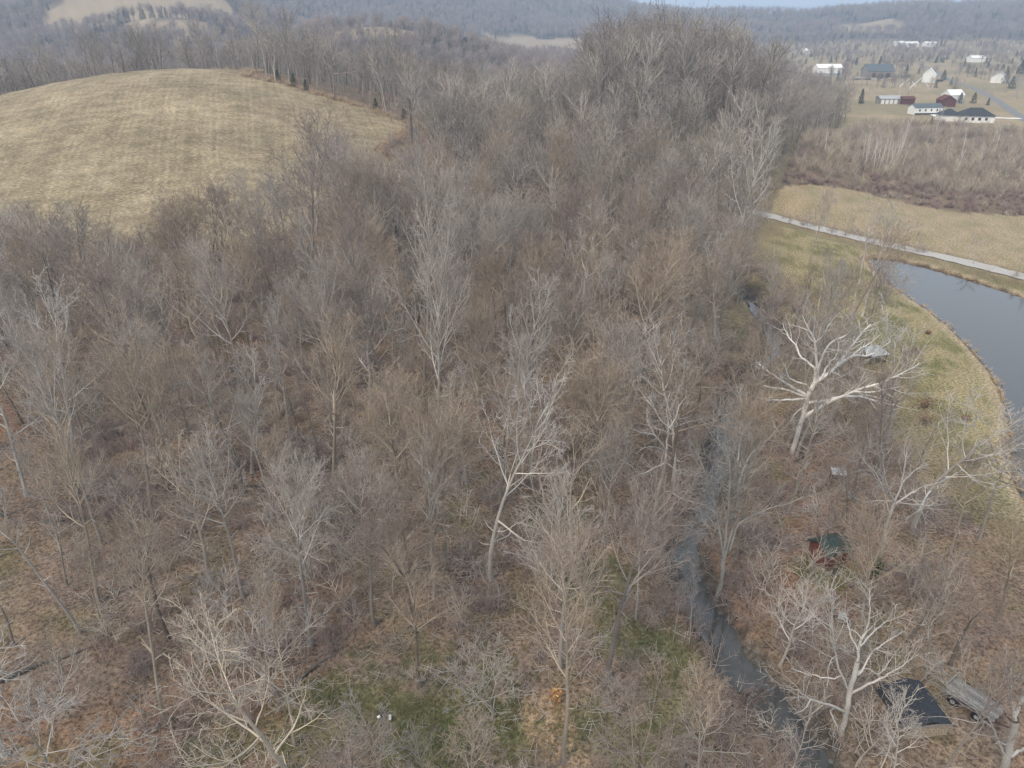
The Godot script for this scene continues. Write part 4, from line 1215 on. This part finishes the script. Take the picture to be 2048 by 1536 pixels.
func car(at: Vector3, turn: float, m: Material, label: String) -> void:
	var o := thing("parked_car", label, "car", at, turn)
	var b := MB.new()
	b.box(Vector3(0, 0.65, 0), Vector3(4.4, 0.6, 1.75)); b.box(Vector3(-0.2, 1.15, 0), Vector3(2.4, 0.42, 1.55))
	part("body", b.mesh(), m, o)
	for s in [-1, 1]:
		var g := MB.new()
		g.box(Vector3(-0.2, 1.15, s * 0.785), Vector3(2.0, 0.3, 0.03))
		part("window", g.mesh(), M.glass, o)
		for t in [-1, 1]:
			var c := CylinderMesh.new()
			c.top_radius = 0.34; c.bottom_radius = 0.34; c.height = 0.22; c.radial_segments = 14; c.rings = 1
			var w := part("wheel", c, M.rubber, o, Vector3(t * 1.4, 0.34, s * 0.8))
			w.rotation.x = PI / 2
func build_farms() -> void:
	lane = px_poly([1838, 128, 1856, 136, 1882, 150, 1906, 164, 1940, 174, 1975, 190, 2004, 208, 2048, 238, 2130, 285])
	setting("country_road", ribbon(lane, 2.6, 0.02, 0.12, true), M.asphalt)
	setting("concrete_drive", ribbon(px_poly([1862, 228, 1900, 240, 1950, 243, 1985, 236, 2015, 237, 2040, 237]), 1.9, 0.03, 0.16, true), M.white)
	setting("farm_drive", ribbon(px_poly([1672, 153, 1700, 154, 1735, 157, 1770, 160]), 4.0, 0.03, 0.14, true), M.gravel)
	var at := hit(1848, 228)
	var o := gabled("long_shed", "long white shed with dark skirting beside the hipped-roof house", "shed", at, 0.12, Vector3(15, 3.6, 6.5), 1.5, M.white, M.steel_blue)
	var sk := MB.new()
	sk.box(Vector3(0, 0.25, 3.3), Vector3(14.9, 1.2, 0.12)); part("skirting", sk.mesh(), M.slate, o)
	for k in 4: opening(o, "window", Vector3(-5.0 + k * 3.2, 2.2, 3.3), Vector2(0.8, 1.0), M.glass)
	opening(o, "door", Vector3(6.2, 1.6, 3.3), Vector2(1.0, 2.1), M.tin)
	at = hit(1936, 243)
	o = thing("ranch_house", "white house with a big dark hipped roof by the drive", "house", at, -0.16)
	for wing in [[Vector3(2.2, 0, 0), Vector3(15, 3.0, 9.5), 3.4], [Vector3(-8.5, 0, -2.5), Vector3(9.0, 2.8, 8.0), 2.7]]:
		var c: Vector3 = wing[0]
		var s: Vector3 = wing[1]
		var wb := MB.new()
		wb.box(c + Vector3(0, s.y * 0.5 - 0.25, 0), Vector3(s.x, s.y + 0.5, s.z)); part("wall", wb.mesh(), M.white, o)
		var rb := MB.new()
		var x := s.x * 0.5 + 0.5; var z := s.z * 0.5 + 0.5; var y: float = s.y; var t: float = s.y + wing[2]
		var q := maxf(x - z, 0.3)
		var e := [c + Vector3(-x, y, z), c + Vector3(x, y, z), c + Vector3(x, y, -z), c + Vector3(-x, y, -z), c + Vector3(-q, t, 0), c + Vector3(q, t, 0)]
		rb.quad(e[0], e[4], e[5], e[1], Color.WHITE); rb.quad(e[2], e[5], e[4], e[3], Color.WHITE); rb.tri(e[1], e[5], e[2], Color.WHITE); rb.tri(e[3], e[4], e[0], Color.WHITE); rb.quad(e[0], e[1], e[2], e[3], Color.WHITE)
		part("roof", rb.mesh(), M.slate, o)
	for k in 4: opening(o, "window", Vector3(-3.0 + k * 3.0, 1.7, 4.8), Vector2(1.2, 1.2), M.glass)
	opening(o, "garage_door", Vector3(-8.5, 1.3, 1.56), Vector2(2.6, 2.2), M.rag)
	# red sheds in the trees behind
	at = hit(1776, 207)
	o = gabled("stall_shed", "long pale shed with white stalls half hidden by trees", "shed", at, 0.05, Vector3(13, 2.9, 6), 1.4, M.plank_pale, M.tin)
	for k in 4: opening(o, "stall_opening", Vector3(-5.0 + k * 2.6, 1.2, 3.05), Vector2(1.9, 2.4), M.rag)
	at = hit(1812, 208)
	gabled("red_shed", "plain dark red shed left of the long white shed", "shed", at, 0.05, Vector3(7, 3.0, 5), 1.2, M.barn_red, M.barn_red)
	at = hit(1890, 212)
	o = gabled("red_barn", "red barn with white front doors behind the hipped-roof house", "barn", at, PI / 2 - 0.15, Vector3(9, 3.4, 7.5), 2.4, M.barn_red, M.barn_red)
	for k in 3: opening(o, "door", Vector3(4.56, 1.5, -2.4 + k * 2.4), Vector2(2.1, 2.8), M.white, PI / 2)
	at = hit(1902, 205)
	gabled("white_house", "small white house peeking over the red barn", "house", at, 0.2, Vector3(9, 4.5, 8), 2.6, M.white, M.white)
	at = hit(1653, 151)
	o = gabled("white_barn", "white metal barn at the left end of the farm drive", "barn", at, 0.0, Vector3(21, 6.5, 12), 2.6, M.white, M.white)
	var bd := MB.new(); bd.box(Vector3(0, 1.2, 6.08), Vector3(20.6, 2.2, 0.1)); part("base_panel", bd.mesh(), M.tin, o)
	at = hit(1753, 154)
	o = gabled("grey_barn", "barn with a large blue-grey metal roof behind the hedge row", "barn", at, 0.0, Vector3(22, 5.0, 15), 5.2, M.plank_pale, M.steel_blue)
	for k in 3: opening(o, "door", Vector3(-6.0 + k * 6.0, 1.8, 7.56), Vector2(3.2, 3.4), M.wood_brown)
	at = hit(1856, 164)
	o = gabled("farmhouse", "white farmhouse with steep gables left of the round evergreen", "house", at, PI / 2 - 0.5, Vector3(12, 5.5, 9), 4.5, M.white, M.white)
	for k in 2: opening(o, "window", Vector3(6.06, 2.4 + 2.6 * k, 0.8), Vector2(1.2, 1.5), M.glass, PI / 2)
	at = hit(1996, 165)
	o = gabled("farmhouse", "white gabled house beside dark evergreens at the right frame edge", "house", at, PI / 2 - 0.6, Vector3(14, 4.2, 10), 3.6, M.white, M.tin)
	for k in 2: opening(o, "window", Vector3(7.06, 2.2, -2.0 + 4.0 * k), Vector2(1.3, 1.4), M.glass, PI / 2)
	at = hit(1782, 166)
	gabled("hay_shed", "small cream box shed in the yard before the barns", "shed", at, 0.0, Vector3(6, 3.2, 4), 0.5, M.cream, M.cream)
	for a in [[1796, 92, 13.0, "leftmost distant white barn below the hazy hill"], [1820, 93, 20.0, "middle distant white barn below the hazy hill"], [1858, 93, 17.0, "rightmost distant white barn below the hazy hill"], [1950, 124, 16.0, "lone white house at the end of the far lane"], [1615, 108, 10.0, "tiny white shed left of the far hedgerows"]]:
		at = hit(a[0], a[1])
		gabled("distant_barn", a[3], "barn", at, 0.1, Vector3(a[2], 4.5, 11), 2.2, M.white, M.white)
	for a in [[1838, 178, 1.1, "tall white gable frame standing in the pasture"], [1815, 174, 0.9, "small white gable frame left of the tall one"]]:
		at = hit(a[0], a[1])
		o = thing("gable_frame", a[3], "frame", at, 0.2)
		for s in [-1.0, 1.0]:
			var mb := MB.new()
			mb.tube(PackedVector3Array([Vector3(s * 7.0 * a[2], 0, 0), Vector3(s * 6.5 * a[2], 1.2, 0), Vector3(0, 6.4 * a[2], 0)]), PackedFloat32Array([0.3, 0.3, 0.3]), 5, Color.WHITE)
			part("rafter", mb.mesh(), M.white, o)
	car(hit(1715, 160), 0.1, M.steel_blue, "dark car at the left of the row on the farm drive")
	car(hit(1726, 160), 0.2, M.tin, "silver car in the middle of the row on the farm drive")
	car(hit(1736, 160), 0.0, M.slate, "black car at the right of the row on the farm drive")
	car(hit(1880, 163), 0.3, M.slate, "dark car parked beside the white farmhouse")
	# evergreens of the valley
	var ced := []
	for k in 4: ced.append(cedar_mesh(540 + k, 9.0, [2.2, 3.6, 2.0, 3.0][k], 420))
	for a in [[1721, 208, 178, 0, "lone dark cedar at the forest's valley end"], [1886, 161, 140, 1, "round evergreen right of the white farmhouse"], [1919, 207, 185, 1, "left of three dark evergreens behind the hipped roof"], [1946, 207, 185, 1, "middle of three dark evergreens behind the hipped roof"], [1975, 211, 196, 3, "right of three dark evergreens behind the hipped roof"],
		[2022, 178, 152, 1, "large dark evergreen right of the gabled house"], [2010, 168, 140, 1, "dark evergreen close behind the gabled house"], [1975, 136, 122, 1, "round dark evergreen in the far right pasture"], [1993, 142, 128, 1, "left of a dark evergreen pair at the far right"], [2003, 146, 128, 1, "right of a dark evergreen pair at the far right"],
		[1759, 131, 112, 0, "narrow cedar above the blue-grey barn roof"], [1778, 134, 126, 3, "small evergreen right of the blue-grey barn"], [1803, 124, 105, 1, "broad evergreen in the far hedgerow"], [1711, 128, 116, 2, "pointed cedar behind the white barn"], [1862, 248, 236, 0, "small cedar in the scrub before the houses"], [2040, 150, 118, 3, "tall evergreen at the far right frame edge"],
		[556, 163, 138, 1, "left of the dark evergreens at the hay field corner"], [588, 173, 146, 1, "middle of the dark evergreens at the hay field corner"], [612, 181, 158, 3, "right of the dark evergreens at the hay field corner"], [808, 240, 216, 1, "dark evergreen at the hay field's right tip"], [752, 219, 196, 1, "evergreen along the hay field's right edge"]]:
		var p := hit(a[0], a[1])
		var tall := clampf(height_to(p, a[2]), 3.0, 16.0)
		var root := thing("cedar_tree", a[4], "tree", p, float(a[0]), "dark evergreens")
		root.scale = Vector3.ONE * tall / 9.0
		part("trunk", ced[a[3]].trunk, M.leafy, root); part("crown", ced[a[3]].crown, M.leafy, root)
	# clipped row along the barn drive
	var row := cedar_mesh(560, 3.2, 1.0, 60)
	for k in 13:
		var p := hit(1755 + k * 5.2, 157.5)
		var root := thing("hedge_shrub", "%s young evergreen from the left in the row beside the grey barn" % ["first", "second", "third", "fourth", "fifth", "sixth", "seventh", "eighth", "ninth", "tenth", "eleventh", "twelfth", "last"][k], "shrub", p, k * 1.3, "row of young evergreens")
		part("stem", row.trunk, M.leafy, root); part("foliage", row.crown, M.leafy, root)
	# bare yard trees round the farm buildings
	rng.seed = 31
	var yard := {"put": [], "tin": []}
	for a in [[1735, 1830, 188, 196, 12], [1690, 1850, 120, 128, 34], [1560, 1700, 104, 114, 44], [1985, 2048, 172, 200, 16], [1965, 2048, 208, 222, 8], [1860, 2048, 108, 118, 60], [1900, 1990, 174, 190, 8], [1640, 1715, 172, 205, 10]]:
		for k in a[4]:
			var p := hit(rng.randf_range(a[0], a[1]), rng.randf_range(a[2], a[3]))
			if near_farm(Vector2(p.x, p.z)): continue
			var s := rng.randf_range(0.35, 0.75)
			yard.put.append(Transform3D(Basis(Vector3.UP, rng.randf() * TAU).scaled(Vector3.ONE * s), p)); yard.tin.append(Color.WHITE * rng.randf_range(0.8, 1.1))
	many("yard_trees", "bare trees and hedgerows between the farm buildings", "trees", joined(trees.distant[0]), M.twig, yard.put, yard.tin)
	# young white-stemmed birches in the scrub
	var bs: Dictionary = KINDS.pole.duplicate()
	bs.h = 9.0; bs.r = 0.065; bs.limb = Color(0.6, 0.58, 0.54); bs.bark = Color(0.72, 0.7, 0.66); bs.twig = Color(0.4, 0.37, 0.34); bs.n = [4, 3, 3, 3]; bs.depth = 1; bs.tip = 0.014; bs.clear = 0.35; bs.limbs = 9; bs.stubs = 0
	var birch := [make_tree(bs, 71), make_tree(bs, 72), make_tree(bs, 73)]
	rng.seed = 32
	var spots := []
	for k in 14: spots.append([1722 + k * 6.2 + rng.randf_range(-2, 2), rng.randf_range(318, 346)])
	for a in [[1890, 318], [1922, 312], [1980, 296], [1990, 300], [1910, 352], [1803, 300], [1872, 262], [1815, 268], [1650, 300], [1958, 330]]: spots.append(a)
	spots.sort_custom(func(a, b): return a[0] < b[0])
	for k in spots.size():
		var p := hit(spots[k][0], spots[k][1])
		var root := thing("birch_sapling", "white-stemmed sapling in the scrub, %s from the left" % ["first", "second", "third", "fourth", "fifth", "sixth", "seventh", "eighth", "ninth", "tenth", "eleventh", "twelfth", "thirteenth", "fourteenth", "fifteenth", "sixteenth", "seventeenth", "eighteenth", "nineteenth", "twentieth", "twenty-first", "twenty-second", "twenty-third", "last"][k], "sapling", p, rng.randf() * TAU, "white-stemmed saplings in the scrub")
		root.scale = Vector3.ONE * rng.randf_range(0.9, 1.35)
		root.rotation.z = rng.randf_range(-0.08, 0.08)
		part("trunk", birch[k % 3].trunk, M.twig, root); part("crown", birch[k % 3].crown, M.twig, root)
func build_small_things() -> void:
	# red shed with a green roof
	var at := hit(1653, 1118)
	var o := gabled("red_shed", "small red wooden shed with a dark green metal roof", "shed", at, 0.35, Vector3(2.5, 1.6, 2.2), 0.75, M.red, M.green_roof, 0.22)
	opening(o, "door", Vector3(0.3, 0.75, 1.12), Vector2(0.75, 1.4), M.rust)
	for k in 9:
		var b := MB.new(); b.box(Vector3(-1.12 + k * 0.28, 0.8, 1.11), Vector3(0.035, 1.58, 0.03)); part("batten", b.mesh(), M.red, o)
	for s in [-1.0, 1.0]:
		for k in 7:
			var b := MB.new(); b.box(Vector3.ZERO, Vector3(0.035, 0.04, 1.52))
			var r := part("roof_rib", b.mesh(), M.green_roof, o)
			var ang := atan2(0.75, 1.1)
			r.position = Vector3(-1.3 + k * 0.43, 1.6 + 0.75 + 0.18, 0) + Vector3(0, -sin(ang), s * cos(ang)) * 0.78
			r.rotation.x = ang * s
	# tan shed with a dark tarp roof
	at = hit(1850, 1474)
	o = thing("tan_shed", "low tan plywood shed under a dark sagging tarp roof", "shed", at, 0.12)
	for k in 4:
		var b := MB.new(); b.box(Vector3(-1.2 + k * 0.8, 0.55, 0.0), Vector3(0.785, 1.3, 0.05)); part("panel", b.mesh(), M.plywood, o)
	for s in [-1.0, 1.0]:
		var b := MB.new(); b.box(Vector3(s * 1.58, 0.6, -1.5), Vector3(0.05, 1.5, 3.0)); part("side_wall", b.mesh(), M.plywood, o)
	var tp := MB.new()
	rng.seed = 51
	var g := []
	for j in 9:
		var row := []
		for k in 9:
			var x := lerpf(-1.9, 1.9, k / 8.0)
			var z := lerpf(0.25, -3.4, j / 8.0)
			row.append(Vector3(x, 1.32 + 0.5 * (1.0 - absf(x) / 1.9) + 0.09 * j / 8.0 + rng.randf_range(-0.07, 0.07) - (0.35 if k == 0 or k == 8 else 0.0), z))
		g.append(row)
	for j in 8:
		for k in 8: tp.quad(g[j][k], g[j + 1][k], g[j + 1][k + 1], g[j][k + 1], Color.WHITE)
	for j in 8:
		for k in 8: tp.quad(g[j][k] - Vector3(0, 0.03, 0), g[j][k + 1] - Vector3(0, 0.03, 0), g[j + 1][k + 1] - Vector3(0, 0.03, 0), g[j + 1][k] - Vector3(0, 0.03, 0), Color.WHITE)
	part("tarp_roof", tp.mesh(), M.tarp, o)
	var eb := MB.new(); eb.box(Vector3(0.4, 1.28, 0.14), Vector3(2.6, 0.1, 0.12)); part("eave_board", eb.mesh(), M.plank_pale, o)
	# flatbed trailer
	at = hit(1943, 1412)
	o = thing("flatbed_trailer", "weathered grey plank trailer standing in the brown leaves", "trailer", at, -0.95)
	for k in 7:
		var b := MB.new(); b.box(Vector3(0, 0.72 + 0.012 * (k % 3), -0.84 + k * 0.28), Vector3(3.5 - 0.1 * (k % 2), 0.05, 0.262)); part("plank", b.mesh(), M.plank_pale if k % 3 == 1 else M.plank, o)
	for s in [-1.0, 1.0]:
		var b := MB.new(); b.box(Vector3(0, 0.62, s * 0.9), Vector3(3.4, 0.12, 0.08)); part("frame_rail", b.mesh(), M.rust, o)
		var t := MB.new(); t.tube(PackedVector3Array([Vector3(1.7, 0.6, s * 0.7), Vector3(3.0, 0.45, 0.04 * s)]), PackedFloat32Array([0.05, 0.05]), 6, Color.WHITE); part("drawbar", t.mesh(), M.rust, o)
		for x in [-0.9, 0.75]:
			var c := TorusMesh.new()
			c.inner_radius = 0.16; c.outer_radius = 0.4; c.rings = 18; c.ring_segments = 8
			var w := part("wheel", c, M.rubber, o, Vector3(x, 0.36, s * 1.08))
			w.rotation.x = PI / 2
			var h := CylinderMesh.new()
			h.top_radius = 0.17; h.bottom_radius = 0.17; h.height = 0.12; h.radial_segments = 12; h.rings = 1
			part("hub", h, M.tin, w)
	for k in 5:
		var b := MB.new(); b.box(Vector3(-1.68, 1.0, -0.8 + k * 0.4), Vector3(0.06, 0.6, 0.07)); part("stake", b.mesh(), M.plank, o)
	var tb := MB.new(); tb.box(Vector3(-1.68, 1.28, 0), Vector3(0.07, 0.12, 1.9)); part("end_board", tb.mesh(), M.plank_pale, o)
	# heap of rusty scrap under the leaning sycamore
	at = hit(1678, 1240)
	o = thing("scrap_heap", "small heap of dark red rusty sheet metal on the leaves", "scrap", at, 0.4)
	rng.seed = 52
	for k in 7:
		var b := MB.new(); b.box(Vector3.ZERO, Vector3(rng.randf_range(0.7, 1.5), 0.04, rng.randf_range(0.4, 0.8)))
		var p := part("sheet", b.mesh(), M.rust if k % 3 else M.tin, o, Vector3(rng.randf_range(-0.5, 0.5), 0.12 + k * 0.07, rng.randf_range(-0.4, 0.4)))
		p.rotation = Vector3(rng.randf_range(-0.35, 0.35), rng.randf() * 3.0, rng.randf_range(-0.35, 0.35))
	# grey metal shelters glimpsed near the sycamores
	for a in [[1745, 722, 0.3, 3.2, "grey metal roofed shelter behind the great white sycamore"], [1672, 968, -0.2, 1.5, "pale grey table-like roof behind the dark trunks above the red shed"]]:
		at = hit(a[0], a[1])
		o = thing("shelter", a[4], "shelter", at, a[2])
		var s: float = a[3]
		for x in [-0.42, 0.42]:
			for z in [-0.3, 0.3]:
				var b := MB.new(); b.box(Vector3(x * s, 0.7, z * s), Vector3(0.1, 1.6, 0.1)); part("post", b.mesh(), M.wood_brown, o)
		var rf := MB.new(); rf.box(Vector3.ZERO, Vector3(s, 0.05, s * 0.8), Color.WHITE, Basis(Vector3.RIGHT, 0.16)); part("roof", rf.mesh(), M.tin, o, Vector3(0, 1.6, 0))
	# litter bag in the grass
	at = hit(768, 1432)
	o = thing("litter_bag", "dark torn bag with two white scraps in the green grass", "bag", at, 0.2)
	part("bag", leaf_bush(81, Vector3(0.35, 0.3, 0.3), 90, [Color(0.02, 0.022, 0.022)], 0.16), M.leafy, o)
	for k in 2:
		var b := MB.new(); b.box(Vector3(-0.35 + 0.75 * k, 0.3, 0.25 + 0.2 * k), Vector3(0.2 + 0.22 * k, 0.06, 0.2), Color.WHITE, Basis(Vector3.UP, 0.5 + k)); part("scrap", b.mesh(), M.rag, o)
	# russet bushes on the lawn
	var rus := [Color(0.22, 0.13, 0.085), Color(0.18, 0.105, 0.07), Color(0.26, 0.175, 0.11)]
	for a in [[1851, 815, 1.5, 1.7, "russet bush behind another russet bush on the pond lawn"], [1849, 848, 1.7, 1.9, "large russet bush in front of its twin on the pond lawn"], [1932, 840, 0.75, 0.8, "small round russet bush nearest the pond shore"], [1832, 706, 1.2, 0.9, "thin russet bush on the lawn beside the great sycamore"], [1934, 925, 0.9, 0.4, "flat reddish weed patch on the lawn"], [1856, 668, 0.7, 0.7, "small dark bush on the lawn near the pond bend"]]:
		at = hit(a[0], a[1])
		o = thing("russet_bush", a[4], "bush", at, a[2], "reddish bushes on the lawn")
		part("foliage", leaf_bush(int(a[0]), Vector3(a[2], a[3], a[2]) * Vector3(0.75, 0.9, 0.75), 230, rus, 0.11), M.leafy, o)
		part("stem", shrub_mesh(int(a[1]), a[3] * 0.95, 12, 0.02, Color(0.15, 0.09, 0.07)), M.twig, o)
	# sapling still holding orange leaves
	at = hit(1112, 1402)
	o = thing("orange_sapling", "low sapling still holding orange-yellow leaves by the grass", "sapling", at)
	part("stem", shrub_mesh(82, 1.6, 9, 0.02, Color(0.2, 0.15, 0.1)), M.twig, o)
	part("foliage", leaf_bush(83, Vector3(0.8, 1.3, 0.7), 130, [Color(0.42, 0.22, 0.08), Color(0.45, 0.29, 0.11), Color(0.36, 0.2, 0.12)], 0.13), M.leafy, o)
	# ivy, cedar scrub
	at = hit(1748, 1160)
	o = thing("ivy_bush", "green ivy tangle at the foot of the slender pale sycamore", "bush", at)
	part("foliage", leaf_bush(84, Vector3(0.75, 3.0, 0.6), 420, [Color(0.04, 0.075, 0.025), Color(0.055, 0.09, 0.03), Color(0.03, 0.05, 0.02)], 0.14), M.leafy, o)
	at = hit(1150, 1060)
	o = thing("cedar_bush", "dark olive bush on the forest floor mid foreground", "bush", at)
	part("foliage", leaf_bush(85, Vector3(1.3, 1.5, 1.1), 420, [Color(0.06, 0.058, 0.028), Color(0.045, 0.045, 0.022)], 0.12), M.leafy, o)
	# fallen trunks
	rng.seed = 53
	var logm := []
	for k in 3:
		var mb := MB.new()
		var pts := PackedVector3Array()
		var rad := PackedFloat32Array()
		for j in 7:
			pts.append(Vector3(lerpf(-3.5, 3.5, j / 6.0), 0.14 + rng.randf_range(-0.03, 0.05), rng.randf_range(-0.18, 0.18))); rad.append(lerpf(0.17, 0.06, j / 6.0))
		mb.tube(pts, rad, 7, Color(0.2, 0.185, 0.17), 0.15)
		for e in [0, 6]:
			var o0 := mb.v.size()
			for q in range(1, 6): mb.tri(pts[e] + Vector3(0, 1, 0) * rad[e] , pts[e] + Vector3(0, cos(q * TAU / 7), sin(q * TAU / 7)) * rad[e], pts[e] + Vector3(0, cos((q + 1) * TAU / 7), sin((q + 1) * TAU / 7)) * rad[e], Color(0.3, 0.25, 0.19))
		var br := MB.new()
		for q in 6:
			var t := rng.randf_range(-1.0, 3.2)
			var d := Vector3(rng.randf_range(0.3, 1.0), rng.randf_range(0.2, 0.9), rng.randf_range(-1, 1)).normalized()
			br.spike(Vector3(t, 0.14, 0), Vector3(t, 0.14, 0) + d * rng.randf_range(0.6, 1.6), 0.03, Color(0.27, 0.25, 0.225))
		logm.append([mb.mesh(), br.mesh()])
	for a in [[170, 1035, 0.3, "long fallen trunk left of the tall leaning grey trunk"], [640, 1330, 0.9, "fallen trunk in the lower left litter above the green grass"], [1190, 735, 0.1, "dark fallen trunk right of the four-stemmed clump"], [780, 650, 0.05, "fallen trunk beyond the tall stout grey trunk"], [1130, 1110, 1.2, "fallen trunk below the dark olive bush"], [90, 1330, 0.6, "fallen trunk above the lower left corner crown"],
		[430, 1180, -0.5, "slanting fallen trunk beyond the moss-footed tree"], [1300, 1000, 0.4, "fallen trunk by the creek's left bank"], [1750, 1150, 0.5, "fallen trunk behind the slender pale sycamore"], [500, 975, 0.2, "fallen trunk in the open litter left of centre"], [250, 870, -0.1, "fallen trunk in the far left litter"], [1620, 900, 0.8, "dark fallen trunk at the great white sycamore's foot"]]:
		at = hit(a[0], a[1])
		o = thing("fallen_trunk", a[3], "log", at, a[2], "fallen trunks on the forest floor")
		var k := rng.randi() % 3
		part("trunk", logm[k][0], M.bark_dark, o); part("branches", logm[k][1], M.twig, o)
